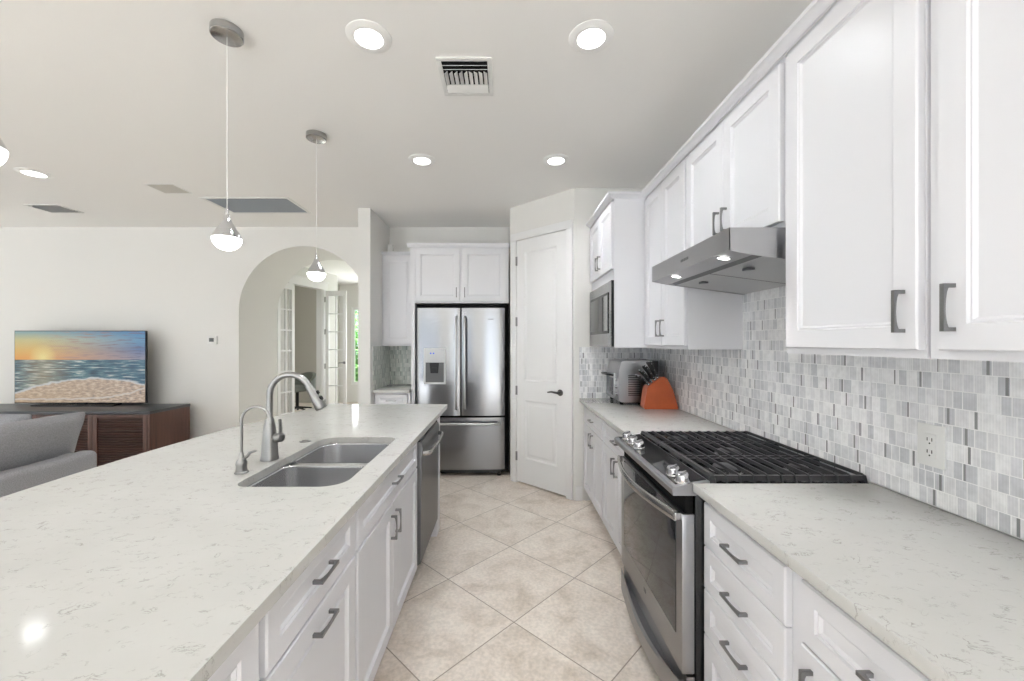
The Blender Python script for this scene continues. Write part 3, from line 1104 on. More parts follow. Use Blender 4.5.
struct('trim_4', B().prism([(4.36, 2.432), (4.330, 2.432), (4.326, 2.438), (4.306, 2.454), (4.302, 2.470), (4.36, 2.470)], -1.045, 0.050, 'x'), M['white'])
struct('trim_5', B().prism([(4.56, 2.392), (4.532, 2.392), (4.528, 2.398), (4.512, 2.410), (4.510, 2.424), (4.56, 2.424)], -1.379, -1.047, 'x'), M['white'])

# small white device on the narrow cabinet
rt = thing('wifi_router', 'small white upright wireless router on top of the narrow alcove cabinet', 'router', (-1.315, 4.66, 2.401))
obj('router_body', B().box(-0.028, 0.028, -0.035, 0.035, 0.012, 0.13, 0.008), M['whiteplastic'], rt)
obj('router_base', B().box(-0.045, 0.045, -0.045, 0.045, 0.0, 0.012, 0.003), M['blackplastic'], rt)

# refrigerator
fr = thing('refrigerator', 'stainless steel French-door refrigerator with ice dispenser in the alcove', 'refrigerator', (-0.465, 4.27, 0))
FW = 0.464
obj('refrigerator_body', B().box(-FW - 0.018, FW + 0.040, 0.075, 0.55, 0.03, 1.815, 0.004), M['matteblack'], fr)  # matte black body oversized to darken the gaps around the doors


def bow_panel(x0, x1, z0, z1, bow, t, seg=14, bev=0.012):
    """door skin bowed towards -y, rounded side edges"""
    b = B()
    xs = [x0 + (x1 - x0) * i / seg for i in range(seg + 1)]
    def y(x):
        f = (x - x0) / (x1 - x0)
        return -bow * math.sin(PI * f)
    ring_xy = [(x0, t), (x0, bev)] + [(x0 + bev * 0.3, bev * 0.3)] + [(x, y(x)) for x in xs[1:-1]] + [(x1 - bev * 0.3, bev * 0.3), (x1, bev), (x1, t)]
    b.prism(ring_xy, z0, z1, 'z')
    return b


ld = obj('door', bow_panel(-FW, -0.004, 0.640, 1.775, 0.012, 0.07), M['steel_fridge'], fr)
rd = obj('door', bow_panel(0.004, FW, 0.640, 1.775, 0.012, 0.07), M['steel_fridge'], fr)
fd = obj('freezer_drawer', bow_panel(-FW, FW, 0.075, 0.622, 0.022, 0.07, 24), M['steel_fridge'], fr)
for door, x in ((ld, -0.045), (rd, 0.045)):
    hb = B()
    pts = [(x, -0.008, 0.71), (x, -0.045, 0.73), (x, -0.056, 0.78)] + [(x, -0.058, 0.83 + 0.72 * i / 8) for i in range(9)] + [(x, -0.056, 1.60), (x, -0.045, 1.66), (x, -0.008, 1.68)]
    hb.tube(pts, 0.013, 12, up=(1, 0, 0))
    obj('door_handle', hb, M['smallsteel'], door)
hb = B()
pts = [(-0.40, -0.008, 0.565), (-0.385, -0.05, 0.565)] + [(-0.36 + 0.72 * i / 10, -0.062 - 0.012 * math.sin(PI * i / 10), 0.565) for i in range(11)] + [(0.385, -0.05, 0.565), (0.40, -0.008, 0.565)]
hb.tube(pts, 0.013, 12)
obj('drawer_handle', hb, M['smallsteel'], fd)
# dispenser: frame, panel, flat plate coloured dark as a shaded recess, paddle
dx0, dx1, dz0, dz1 = -0.388, -0.160, 0.972, 1.350
db = B()
yf = -0.016
db.box(dx0, dx1, yf, 0.02, 1.20, dz1, 0.004)
db.box(dx0, dx0 + 0.018, yf, 0.02, dz0, 1.20, 0.003)
db.box(dx1 - 0.018, dx1, yf, 0.02, dz0, 1.20, 0.003)
db.box(dx0 + 0.018, dx1 - 0.018, yf, 0.02, dz0, dz0 + 0.02, 0.003)
disp = obj('ice_dispenser', db, M['greyplastic'], ld)
obj('recess_shade', B().box(dx0 + 0.018, dx1 - 0.018, -0.0135, 0.0, dz0 + 0.02, 1.20), M['dispdark'], disp)
pb = B()
pb.prism([(-0.325, 1.20), (-0.225, 1.20), (-0.235, 1.09), (-0.315, 1.09)], -0.030, -0.014, 'y')
pb.box(-0.300, -0.250, -0.034, -0.030, 1.10, 1.15, 0.002)
obj('dispenser_paddle', pb, M['blackplastic'], disp)
ib_ = B()
for x in (-0.315, -0.285):
    ib_.box(x - 0.008, x + 0.008, yf - 0.002, yf, 1.29, 1.305, 0.001)
obj('indicator_light', ib_, M['bluelight'], disp)
obj('badge', B().box(0.285, 0.345, -0.0125, -0.008, 1.652, 1.662), M['steel_dark'], rd)
fb = B().box(-FW + 0.03, FW - 0.03, 0.03, 0.06, 0.028, 0.07)
fb.lathe([(0.02, 0), (0.02, 0.03), (0.012, 0.034)], 16, (-0.40, 0.045, 0)).lathe([(0.02, 0), (0.02, 0.03), (0.012, 0.034)], 16, (0.40, 0.045, 0))
obj('toe_grille', fb, M['black'], fr)
# ------------------------------------------------------------------ worktops
b = B().box(0.663, WALL_R - 0.011, -0.35, 1.429, 0.884, 0.914, 0.003)
tag(obj('countertop', b, M['quartz'], base=True), 'long white quartz worktop in the right foreground, near side of the range', 'countertop')
b = B().box(0.663, WALL_R - 0.011, 2.197, 3.609, 0.884, 0.914, 0.003)
tag(obj('countertop', b, M['quartz'], base=True), 'white quartz worktop under the toaster oven, far side of the range', 'countertop')


def rrect(x0, x1, y0, y1, radii, n=8):
    """rounded rectangle, radii for corners (x0,y0),(x1,y0),(x1,y1),(x0,y1)"""
    pts = []
    for (cx, cy, sx, sy, a0), r in zip(((x0, y0, 1, 1, PI), (x1, y0, -1, 1, 1.5 * PI), (x1, y1, -1, -1, 0), (x0, y1, 1, -1, 0.5 * PI)), radii):
        ox, oy = cx + sx * r, cy + sy * r
        for i in range(n + 1):
            a = a0 + PI / 2 * i / n
            pts.append((ox + r * math.cos(a), oy + r * math.sin(a)))
    return pts


# island top: straight working edge, bowed seating edge
y_n, y_f = 0.14, 3.26
outer = [(-0.463, y_n), (-0.463, y_f), (-1.415, y_f)]
for i in range(1, 24):
    f = i / 24
    y = y_f - (y_f - y_n) * f
    outer.append((-1.415 - 0.215 * math.sin(PI * f) ** 0.85, y))
outer.append((-1.415, y_n))
hole = rrect(-0.943, -0.562, 1.393, 2.123, (0.050, 0.085, 0.055, 0.085))
tag(obj('countertop', B().slab_hole(outer, [hole], 0.884, 0.914), M['quartz'], base=True), 'large white quartz island top with a bowed seating edge, left foreground', 'countertop')

# double bowl sink
sk = thing('kitchen_sink', 'double-bowl stainless steel sink set under the island top', 'sink', (-0.7525, 1.758, 0.65))


def bowl(x0, x1, y0, y1, radii, zt, zb):
    b = B()
    rings = []
    cx, cy = (x0 + x1) / 2, (y0 + y1) / 2
    for inset, z, rr in ((-0.012, zt, 1.1), (0.0, zt - 0.0005, 1.0), (0.003, zt - 0.004, 1.0), (0.012, zb + 0.05, 1.0), (0.020, zb + 0.018, 1.0), (0.045, zb, 0.8)):
        pts = rrect(x0 + inset, x1 - inset, y0 + inset, y1 - inset, [max(0.01, r * rr) for r in radii], 8)
        rings.append([(p[0], p[1], z) for p in pts])
    # floor sloping to the drain
    rings.append([(cx + (p[0] - cx) * 0.16, cy + (p[1] - cy) * 0.16 * (x1 - x0) / (y1 - y0) * 1.0, zb - 0.006) for p in rings[-1]])
    b.loft(rings, cap=False)
    return b


def dr(b_, cx, cy, z):
    return b_.lathe([(0.045, z), (0.045, z + 0.003), (0.034, z + 0.003), (0.030, z - 0.006), (0.0, z - 0.006)], 24, (cx, cy, 0), cap=False)


ox, oy, oz = sk.location
b1 = bowl(-0.937, -0.568, 1.399, 1.742, (0.050, 0.085, 0.045, 0.05), 0.8835, 0.69)
bmesh.ops.translate(b1.bm, vec=(-ox, -oy, -oz), verts=b1.bm.verts)
o = obj('bowl', b1, M['sinksteel'], sk)
bd = dr(B(), 0, 0, 0.0)
obj('drain', bd, M['chrome'], o, loc=(-0.7525 - ox, 1.57 - oy, 0.688 - oz))
b1 = bowl(-0.937, -0.568, 1.768, 2.117, (0.05, 0.045, 0.055, 0.085), 0.8835, 0.69)
bmesh.ops.translate(b1.bm, vec=(-ox, -oy, -oz), verts=b1.bm.verts)
o2 = obj('bowl', b1, M['sinksteel'], sk)
obj('drain', dr(B(), 0, 0, 0.0), M['chrome'], o2, loc=(-0.7525 - ox, 1.942 - oy, 0.688 - oz))
dv = B().box(-0.937, -0.568, 1.738, 1.772, 0.872, 0.878, 0.003)
bmesh.ops.translate(dv.bm, vec=(-ox, -oy, -oz), verts=dv.bm.verts)
obj('divider', dv, M['sinksteel'], sk)

# faucet
fc = thing('kitchen_faucet', 'tall brushed nickel pull-down faucet behind the island sink', 'faucet', (-0.998, 1.718, 0.9145))
obj('faucet_body', B().lathe([(0.036, 0), (0.036, 0.004), (0.034, 0.02), (0.030, 0.08), (0.024, 0.135), (0.017, 0.168), (0.0145, 0.175)], 28), M['faucet'], fc)
pts = [(0, 0, 0.165), (0, 0, 0.22), (0, 0, 0.272)]
R = 0.088
for i in range(1, 15):
    a = PI - PI * 0.86 * i / 14
    pts.append((R + R * math.cos(a), -0.004 * i / 14, 0.272 + R * math.sin(a)))
obj('spout', B().tube(pts, 0.0128, 16, up=(0, 1, 0)), M['faucet'], fc)
e = Vector(pts[-1]); d = (Vector(pts[-1]) - Vector(pts[-2])).normalized()
sh = obj('spray_head', B().tube([e - d * 0.004, e + d * 0.01, e + d * 0.05, e + d * 0.100, e + d * 0.108], [0.0145, 0.0155, 0.019, 0.0245, 0.021], 18), M['faucet'], fc)
nrm = Vector((d.z, 0, -d.x)).normalized()
if nrm.x < 0: nrm = -nrm
bt = B()
for k, rr in ((0.040, 0.008), (0.068, 0.010)):
    c = e + d * k + nrm * 0.0185
    bt.tube([c, c + nrm * 0.006], rr, 12)
obj('spray_button', bt, M['blackplastic'], sh)
lv = B()
lv.tube([(0.018, 0, 0.095), (0.040, -0.008, 0.095), (0.058, -0.012, 0.096), (0.062, -0.013, 0.096)], [0.014, 0.022, 0.019, 0.012], 16)
lv.tube([(0.048, -0.012, 0.095), (0.053, -0.014, 0.13), (0.050, -0.014, 0.175)], [(0.006, 0.013), (0.005, 0.013), (0.004, 0.011)], 12, up=(1, 0, 0))
obj('faucet_lever', lv, M['faucet'], fc)

# small filtered water tap
ft = thing('filtered_water_tap', 'slim nickel water filter tap with a thin gooseneck, beside the larger faucet', 'tap', (-1.004, 1.543, 0.9145))
obj('tap_body', B().lathe([(0.025, 0), (0.025, 0.004), (0.020, 0.008), (0.0185, 0.025), (0.0205, 0.035), (0.0185, 0.045), (0.010, 0.058), (0.0075, 0.075), (0.006, 0.078)], 20), M['faucet'], ft)
pts = [(0, 0, 0.07), (0, 0, 0.13), (0, 0, 0.195)]
for i in range(1, 15):
    a = PI - PI * 0.90 * i / 14
    pts.append((0.056 + 0.056 * math.cos(a), 0, 0.195 + 0.056 * math.sin(a)))
pts.append((pts[-1][0] + 0.004, 0, pts[-1][2] - 0.02))
obj('gooseneck', B().tube(pts, 0.0052, 12, up=(0, 1, 0)), M['faucet'], ft)
obj('tap_lever', B().tube([(0.008, 0, 0.052), (0.022, -0.002, 0.062), (0.034, -0.002, 0.078), (0.052, -0.002, 0.084), (0.058, -0.002, 0.084)], [0.005, 0.0065, 0.0055, 0.005, 0.003], 10), M['faucet'], ft)
sw = thing('disposal_button', 'small round nickel disposal button on the island behind the sink', 'button', (-1.002, 2.033, 0.9145))
obj('button_ring', B().lathe([(0.027, 0), (0.027, 0.003), (0.023, 0.0045), (0.017, 0.0045), (0.017, 0.001)], 24, cap=False), M['faucet'], sw)
obj('button_cap', B().lathe([(0.0165, 0), (0.0165, 0.006), (0.013, 0.008), (0, 0.008)], 24), M['faucet'], sw)

# dishwasher: faces +x, local x away from the camera
dw = thing('dishwasher', 'stainless steel dishwasher at the far end of the island', 'dishwasher', (-0.520, 2.322, 0), RL)
obj('tub', B().box(0.004, 0.606, 0.02, 0.57, 0.10, 0.870), M['black'], dw)
b = B()
prof = [(-0.008, 0.12), (-0.034, 0.14), (-0.037, 0.5), (-0.040, 0.74), (-0.047, 0.80), (-0.038, 0.838), (0.018, 0.838), (0.018, 0.12)]
b.prism(prof, 0.006, 0.602, 'x')
ddo = obj('door', b, M['steel_dark'], dw)
hb = B()
pts = [(0.03, -0.04, 0.765), (0.045, -0.072, 0.765)] + [(0.06 + 0.48 * i / 10, -0.078 - 0.01 * math.sin(PI * i / 10), 0.765) for i in range(11)] + [(0.563, -0.072, 0.765), (0.578, -0.04, 0.765)]
hb.tube(pts, [(0.014, 0.009)] * len(pts), 10, up=(0, 0, 1))
obj('door_handle', hb, M['nickel'], ddo)
obj('control_strip', B().box(0.006, 0.602, -0.030, 0.018, 0.8385, 0.872, 0.002), M['blackglass'], dw)
obj('toe_panel', B().box(0.006, 0.602, 0.06, 0.075, 0.0, 0.115), M['black'], dw)

# ------------------------------------------------------------------ backsplash and outlet
b = B()
b.box(WALL_R - 0.008, WALL_R - 0.0005, -0.35, 1.442, 0.9145, 1.371)
b.box(WALL_R - 0.008, WALL_R - 0.0005, 1.4445, 2.222, 0.9145, 1.82)
b.box(WALL_R - 0.008, WALL_R - 0.0005, 2.2235, 3.611, 0.9145, 1.371)
b.box(0.664, WALL_R - 0.009, 3.612, 3.6195, 0.9145, 1.371)
tag(obj('tile_backsplash', b, M['mosaic']), 'pale marble mosaic backsplash along the right-hand wall behind the range', 'backsplash')
ol = thing('wall_outlet', 'white double wall outlet on the mosaic to the right of the range', 'outlet', (WALL_R - 0.0085, 1.235, 1.032), RR)
obj('cover_plate', B().box(-0.040, 0.040, -0.006, 0, 0, 0.128, 0.002), M['whiteplastic'], ol)
sock = B().box(-0.017, 0.017, -0.009, -0.006, 0.028, 0.100, 0.002)
so = obj('socket', sock, M['whiteplastic'], ol)
sl = B()
for z in (0.045, 0.082):
    sl.box(-0.008, -0.0055, -0.0095, -0.009, z - 0.004, z + 0.006)
    sl.box(0.0055, 0.008, -0.0095, -0.009, z - 0.004, z + 0.006)
    sl.lathe([(0.0025, 0), (0.0025, 0.0006)], 8, (0, -0.009, z - 0.011), Matrix.Rotation(PI / 2, 4, 'X'))
obj('socket_slots', sl, M['blackplastic'], so)

# ------------------------------------------------------------------ gas range (faces -x; local x toward the camera, local y into the wall)
rg = thing('gas_range', 'stainless steel slide-in gas range with black cast iron grates', 'stove', (0.675, 2.193, 0), RR)
RWd = 2.193 - 1.433
obj('range_body', B().box(0.002, RWd - 0.002, 0.0, 0.63, 0.06, 0.884, 0.003), M['black'], rg)
# sloped control panel: profile in (y, z)
b = B()
b.prism([(-0.080, 0.868), (-0.084, 0.890), (-0.078, 0.899), (0.050, 0.919), (0.050, 0.895), (0.0, 0.868)], 0.0, RWd, 'x')
cpn = obj('control_panel', b, M['steel_y'], rg)
b = B().prism([(-0.064, 0.9024), (0.046, 0.9196), (0.046, 0.9180), (-0.064, 0.9005)], 0.02, RWd - 0.02, 'x')
obj('control_glass', b, M['blackglass'], cpn)
tilt = Matrix.Rotation(math.atan2(0.020, 0.128), 4, 'X')
kx = [0.065, 0.165, 0.255, 0.650, 0.728]
for i, x in enumerate(kx):
    kb = B()
    kb.lathe([(0.027, 0.0), (0.027, 0.004), (0.024, 0.008), (0.023, 0.028), (0.021, 0.031), (0, 0.031)], 24)
    kb.box(-0.004, 0.004, -0.022, 0.022, 0.024, 0.036, 0.001)
    kn = obj('knob', kb, M['chrome'], cpn, loc=(x, -0.032, 0.9068), rot=(math.atan2(0.020, 0.128), 0, 0.5))
# oven door
b = B()
dz0, dz1 = 0.232, 0.800
b.box(0.004, RWd - 0.004, -0.046, -0.002, dz0, dz1, 0.004)
od = obj('oven_door', b, M['steel_y'], rg)
obj('window', B().box(0.060, RWd - 0.055, -0.0485, -0.045, 0.345, 0.790, 0.001), M['ovenglass'], od)
obj('vent_strip', B().box(0.012, RWd - 0.012, -0.034, -0.003, 0.8005, 0.866, 0.002), M['matteblack'], rg)
# bowed towel-bar handle
b = B()
pts = []
for i in range(25):
    f = i / 24
    pts.append((0.020 + (RWd - 0.04) * f, -0.064 - 0.052 * math.sin(PI * f), 0.788))
b.tube(pts, [(0.019, 0.009)] * 25, 12, up=(0, 0, 1))
b.box(0.012, 0.030, -0.068, -0.046, 0.774, 0.802, 0.002)
b.box(RWd - 0.030, RWd - 0.012, -0.068, -0.046, 0.774, 0.802, 0.002)
obj('door_handle', b, M['nickel'], od)
# storage drawer with a bowed face and a scooped pull
b = B()
top, bot = [], []
rings = []
for i in range(25):
    f = i / 24
    x = 0.004 + (RWd - 0.008) * f
    s_ = math.sin(PI * f)
    yo = -0.046 - 0.030 * s_
    rings.append([(x, -0.002, 0.066), (x, yo + 0.010, 0.066), (x, yo, 0.080), (x, yo, 0.185 - 0.045 * s_), (x, yo + 0.012 * s_, 0.196 - 0.045 * s_), (x, -0.046 + 0.014, 0.150), (x, -0.030, 0.222), (x, -0.002, 0.222)])
b.loft(rings)
wd = obj('warming_drawer', b, M['steel_y'], rg)
b = B().box(0.02, RWd - 0.02, -0.0275, -0.0302, 0.155, 0.221)
obj('drawer_recess', b, M['steel_dark'], wd)
obj('toe_panel', B().box(0.02, RWd - 0.02, 0.02, 0.04, 0, 0.06), M['black'], rg)
obj('badge', B().box(0.36, 0.385, -0.0478, -0.046, 0.288, 0.306), M['steel_dark'], od)
# cooktop: surface, burners, grates
obj('cooktop', B().box(0.0, RWd, 0.051, 0.624, 0.886, 0.909, 0.003), M['black'], rg)
for bx, by, r in ((0.15, 0.19, 0.045), (0.15, 0.47, 0.038), (0.38, 0.33, 0.050), (0.61, 0.19, 0.050), (0.61, 0.47, 0.036)):
    bu = B().lathe([(r + 0.012, 0.9095), (r + 0.012, 0.913), (r, 0.915), (r, 0.921), (0, 0.921)], 28, (bx, by, 0))
    o = obj('burner', bu, M['nickel'], rg)
    obj('burner_cap', B().lathe([(r - 0.004, 0.9215), (r - 0.002, 0.927), (r - 0.010, 0.931), (0, 0.932)], 28, (bx, by, 0)), M['iron'], o)


def grate(x0, x1, e0=True, e1=True):
    """long bars run across the range (local x), cross bars on feet"""
    b = B()
    y0, y1 = 0.066, 0.612
    z0, z1 = 0.921, 0.9395
    n = 12
    for i in range(n):
        y = y0 + (y1 - y0) * i / (n - 1)
        ww = 0.0115 if i == 0 else 0.0048
        rings = []
        for x, zz in (((x0, z0 - 0.006), (x0 + 0.006, z1 - 0.006), (x0 + 0.022, z1)) if e0 else ((x0, z1),)) + (((x1 - 0.022, z1), (x1 - 0.006, z1 - 0.006), (x1, z0 - 0.006)) if e1 else ((x1, z1),)):
            rings.append([(x, y - ww, zz - 0.012), (x, y + ww, zz - 0.012), (x, y + ww * 0.6, zz), (x, y - ww * 0.6, zz)])
        b.loft(rings)
    for x in (x0 + 0.016, x1 - 0.016):
        b.box(x - 0.006, x + 0.006, y0 - 0.006, y1 + 0.006, z0 - 0.006, z1 - 0.006)
        for y in (y0, (y0 + y1) / 2, y1):
            b.box(x - 0.007, x + 0.007, y - 0.008, y + 0.008, 0.9095, z0)
    return b


for k in range(3):
    x0 = 0.006 + k * (RWd - 0.012) / 3 + 0.001
    obj('grate', grate(x0, x0 + (RWd - 0.012) / 3 - 0.002, k == 0, k == 2), M['iron'], rg)

# ------------------------------------------------------------------ range hood
hd = thing('range_hood', 'brushed stainless under-cabinet range hood above the gas range', 'range hood', (WALL_R - 0.01, 2.202, 1.668), RR)
HW = 2.202 - 1.446
dep = WALL_R - 0.01 - 0.800


def hy(x):      # world x to local y
    return x - (WALL_R - 0.01)


b = B()
sh_t = 0.004
b.box(0.0045, HW - 0.0045, hy(0.800), 0, 0.149, 0.153)
b.box(0.0, HW, hy(0.800) - 0.0005, hy(0.800) + 0.004, 0.072, 0.153)
hs_ = obj('hood_shell', b, M['steel_y'], hd)
side = [(0, 0.153), (hy(0.800), 0.153), (hy(0.800), 0.072), (hy(0.87), 0.058), (0, 0.0)]
obj('side_panel', B().prism(side, 0, 0.004, 'x'), M['steel_y'], hd)
obj('side_panel', B().prism(side, HW - 0.004, HW, 'x'), M['steel_y'], hd)
b = B().prism([(hy(0.803), 0.073), (hy(0.885), 0.056), (hy(0.885), 0.060), (hy(0.803), 0.077)], 0.0045, HW - 0.0045, 'x')
ls = obj('light_strip', b, M['steel_y'], hd)
b = B()
b.prism([(hy(0.885), 0.056), (hy(0.905), 0.066), (hy(0.905), 0.070), (hy(0.885), 0.060)], 0.0045, HW - 0.0045, 'x')
b.prism([(hy(0.905), 0.066), (hy(0.925), 0.052), (hy(0.925), 0.056), (hy(0.905), 0.070)], 0.0045, HW - 0.0045, 'x')
obj('drip_channel', b, M['steel_dark'], hd)
for x0, x1 in ((0.010, HW / 2 - 0.004), (HW / 2 + 0.004, HW - 0.010)):
    b = B().prism([(hy(0.925), 0.052), (-0.01, 0.004), (-0.01, 0.008), (hy(0.925), 0.056)], x0, x1, 'x')
    f_ = obj('grease_filter', b, M['filter'], hd)
    lx = (x0 + x1) / 2
    b = B().box(lx - 0.018, lx + 0.018, hy(0.97), hy(1.0), 0.034, 0.0445, 0.001)
    obj('filter_latch', b, M['steel_dark'], f_)
b = B().prism([(hy(0.925), 0.050), (-0.01, 0.002), (-0.01, 0.006), (hy(0.925), 0.054)], HW / 2 - 0.004, HW / 2 + 0.004, 'x')
obj('filter_rail', b, M['nickel'], hd)
for x in (0.228, 0.656):
    m_ = Matrix.Rotation(-math.atan2(0.017, 0.082), 4, 'X') @ Matrix.Rotation(PI, 4, 'X')
    b = B().lathe([(0.027, 0), (0.027, 0.003), (0.022, 0.003)], 24, (x, hy(0.835), 0.0655), m_, cap=False)
    r_ = obj('lamp_ring', b, M['nickel'], ls)
    b = B().lathe([(0.022, 0.0), (0.022, 0.0025), (0, 0.003)], 24, (x, hy(0.835), 0.0655), m_)
    obj('lamp_lens', b, M['hoodlens'], r_)
    hl = area('lamp', (x, hy(0.835), 0.058), (0, 0, 0), 0.04, 0.04, 0.9, (1, 0.98, 0.95), 'DISK', 1.7)
    hl.parent = hd
hb = B()
for k in range(5):
    hb.box(0.36 + k * 0.016, 0.371 + k * 0.016, hy(0.800) - 0.0015, hy(0.800), 0.106, 0.118)
obj('maker_mark', hb, M['steel_dark'], hs_)  # maker's mark, drawn as a row of small plain blocks

# ------------------------------------------------------------------ microwave (in the deep cabinet)
mv = thing('microwave_oven', 'built-in stainless microwave with a dark window in the deep wall cabinet', 'microwave', (0.774, 3.565, 1.392), RR)
MWd = 3.565 - 2.924
obj('microwave_body', B().box(0.0, MWd, 0.0, 0.42, 0, 0.46), M['black'], mv)
b = B()
b.box(-0.044, MWd + 0.046, -0.020, -0.002, -0.012, 0.462, 0.003)
tk = obj('trim_kit', b, M['steel_h'], mv)
obj('kit_edge', B().box(MWd + 0.0462, MWd + 0.0485, -0.019, -0.0005, -0.012, 0.462), M['black'], tk)
b = B()
b.box(0.020, MWd - 0.020, -0.026, -0.020, 0.085, 0.385, 0.002)
mdr = obj('door', b, M['black'], mv)
obj('window', B().box(0.040, MWd - 0.185, -0.0285, -0.026, 0.105, 0.365, 0.001), M['ovenglass'], mdr)
obj('control_panel', B().box(MWd - 0.14, MWd - 0.03, -0.0285, -0.026, 0.105, 0.365, 0.001), M['steel_h'], mdr)

# ------------------------------------------------------------------ toaster oven (door faces -x)
to = thing('toaster_oven', 'stainless steel toaster oven on the far worktop behind the knife block', 'toaster oven', (0.905, 3.580, 0.9145), RR)
TW, TD, TH = 0.36, 0.315, 0.350
sd = B()
sd.prism([(0.0, 0.03), (0.0, 0.27), (0.02, TH - 0.01), (0.045, TH), (TD, TH), (TD, 0.02), (0.025, 0.02)], 0.0, TW, 'x')
tb_ = obj('oven_shell', sd, M['smallsteel'], to)
obj('back_cover', B().box(-0.001, TW + 0.001, TD - 0.055, TD + 0.002, 0.02, TH + 0.002, 0.006), M['blackplastic'], to)
b = B()
for i in range(12):
    b.box(TW, TW + 0.0012, 0.075, 0.17, 0.075 + i * 0.014, 0.081 + i * 0.014)
obj('vent_slots', b, M['darkgap'], tb_)
dd_ = obj('door', B().box(0.012, TW - 0.100, -0.012, -0.0005, 0.045, 0.245, 0.003), M['smallsteel'], to)
obj('window', B().box(0.03, TW - 0.118, -0.014, -0.012, 0.062, 0.205, 0.001), M['ovenglass'], dd_)
b = B().tube([(0.03, -0.014, 0.228), (0.03, -0.052, 0.232), (0.05, -0.06, 0.232), (TW - 0.13, -0.06, 0.232), (TW - 0.11, -0.052, 0.232), (TW - 0.11, -0.014, 0.228)], 0.008, 10)
obj('door_handle', b, M['black'], dd_)
for z in (0.08, 0.14, 0.20):
    m_ = Matrix.Rotation(PI / 2, 4, 'X')
    obj('knob', B().lathe([(0.016, 0), (0.014, 0.018), (0, 0.018)], 18, (TW - 0.048, -0.0005, z), m_), M['chrome'], to)
b = B()
for x in (0.03, TW - 0.03):
    for y in (0.03, TD - 0.04):
        b.lathe([(0.014, 0.0), (0.016, 0.02)], 12, (x, y, 0))
obj('feet', b, M['blackplastic'], to)

# ------------------------------------------------------------------ knife block
kb_ = thing('knife_block', 'orange stained wooden knife block in front of the toaster oven', 'knife block', (1.155, 3.07, 0.9145))
prof = [(-0.118, 0.0), (0.135, 0.0), (0.140, 0.010), (0.100, 0.140), (0.055, 0.222), (0.030, 0.238), (0.005, 0.235), (-0.092, 0.165), (-0.100, 0.150), (-0.124, 0.012)]
bk = B().prism(prof, -0.055, 0.055, 'y')
bmesh.ops.scale(bk.bm, vec=(0.93, 1, 1), verts=bk.bm.verts)
bmesh.ops.bevel(bk.bm, geom=list(bk.bm.edges), offset=0.004, segments=2, affect='EDGES')
obj('block_body', bk, M['orangewood'], kb_)
# knives: slots on the slanted face from (-0.092,0.165) to (0.005,0.235)
f0, f1 = Vector((-0.083, 0, 0.167)), Vector((0.004, 0, 0.2355))
nrm = Vector((-(f1 - f0).z, 0, (f1 - f0).x)).normalized()


def knife(length, wth, label):
    t = thing('kitchen_knife', label, 'knife', (0, 0, 0), 0, 'black-handled knives in the wooden block')
    hb = B()
    hb.tube([(0, 0, 0.012), (0, 0, 0.02), (0.002, 0, length * 0.5), (0, 0, length - 0.01), (-0.003, 0, length)],
            [(wth * 0.8, 0.006), (wth, 0.0075), (wth * 0.85, 0.0075), (wth * 1.05, 0.008), (wth * 0.8, 0.005)], 12, up=(1, 0, 0))
    h_ = obj('handle', hb, M['blackplastic'], t)
    obj('bolster', B().box(-wth * 0.8, wth * 0.8, -0.006, 0.006, 0.0005, 0.013, 0.001), M['chrome'], t)
    rv = B()
    for z in (0.03, length * 0.5, length - 0.02):
        rv.lathe([(0.0025, -0.0085), (0.0025, 0.0085)], 8, (0, 0, z), Matrix.Rotation(PI / 2, 4, 'X'))
    rv_ = obj('rivets', rv, M['chrome'], h_)
    for v in rv_.data.vertices:
        pass
    cap = B().box(-wth * 0.7, wth * 0.7, -0.0045, 0.0045, length, length + 0.004, 0.001)
    obj('end_cap', cap, M['chrome'], h_)
    return t


desc_r = ['lowest row', 'second row', 'third row', 'top row']
desc_c = ['nearest the camera', 'in the centre', 'nearest the toaster oven']
ang = math.atan2(nrm.x, nrm.z)
for r in range(4):
    for c in range(3):
        f = [0.12, 0.38, 0.63, 0.88][r]
        p = f0.lerp(f1, f)
        L_ = [0.105, 0.120, 0.132, 0.140][r] + random.uniform(-0.006, 0.006)
        k = knife(L_, 0.0085 if r < 2 else 0.0105, 'black-handled knife in the %s up the block, %s' % (desc_r[r], desc_c[c]))
        yy = (-0.034, 0.0, 0.034)[c]
        k.location = (kb_.location.x + p.x + nrm.x * 0.001, kb_.location.y + yy, kb_.location.z + p.z + nrm.z * 0.001)
        k.rotation_euler = (0, ang + 0.50 * (f - 0.45), 0)

# ------------------------------------------------------------------ ceiling lights
def can_light(label, x, y, r=0.062, power=4.7):
    t = thing('recessed_light', label, 'ceiling light', (x, y, CEIL), 0, 'recessed ceiling lights')
    b = B().lathe([(r, -0.010), (r + 0.002, -0.011), (r + 0.016, -0.010), (r + 0.037, -0.003), (r + 0.038, 0.0), (r - 0.002, 0.0)], 40, cap=False)
    obj('trim_ring', b, M['ring'], t)
    obj('lens', B().lathe([(r, -0.0008), (r, -0.0095), (r * 0.6, -0.011), (0, -0.0115)], 40), M['lens'], t)
    l = area('lamp', (0, 0, -0.02), (0, 0, 0), r * 1.7, r * 1.7, power, (0.90, 0.95, 1.0), 'DISK', 2.3)
    l.parent = t
    return t


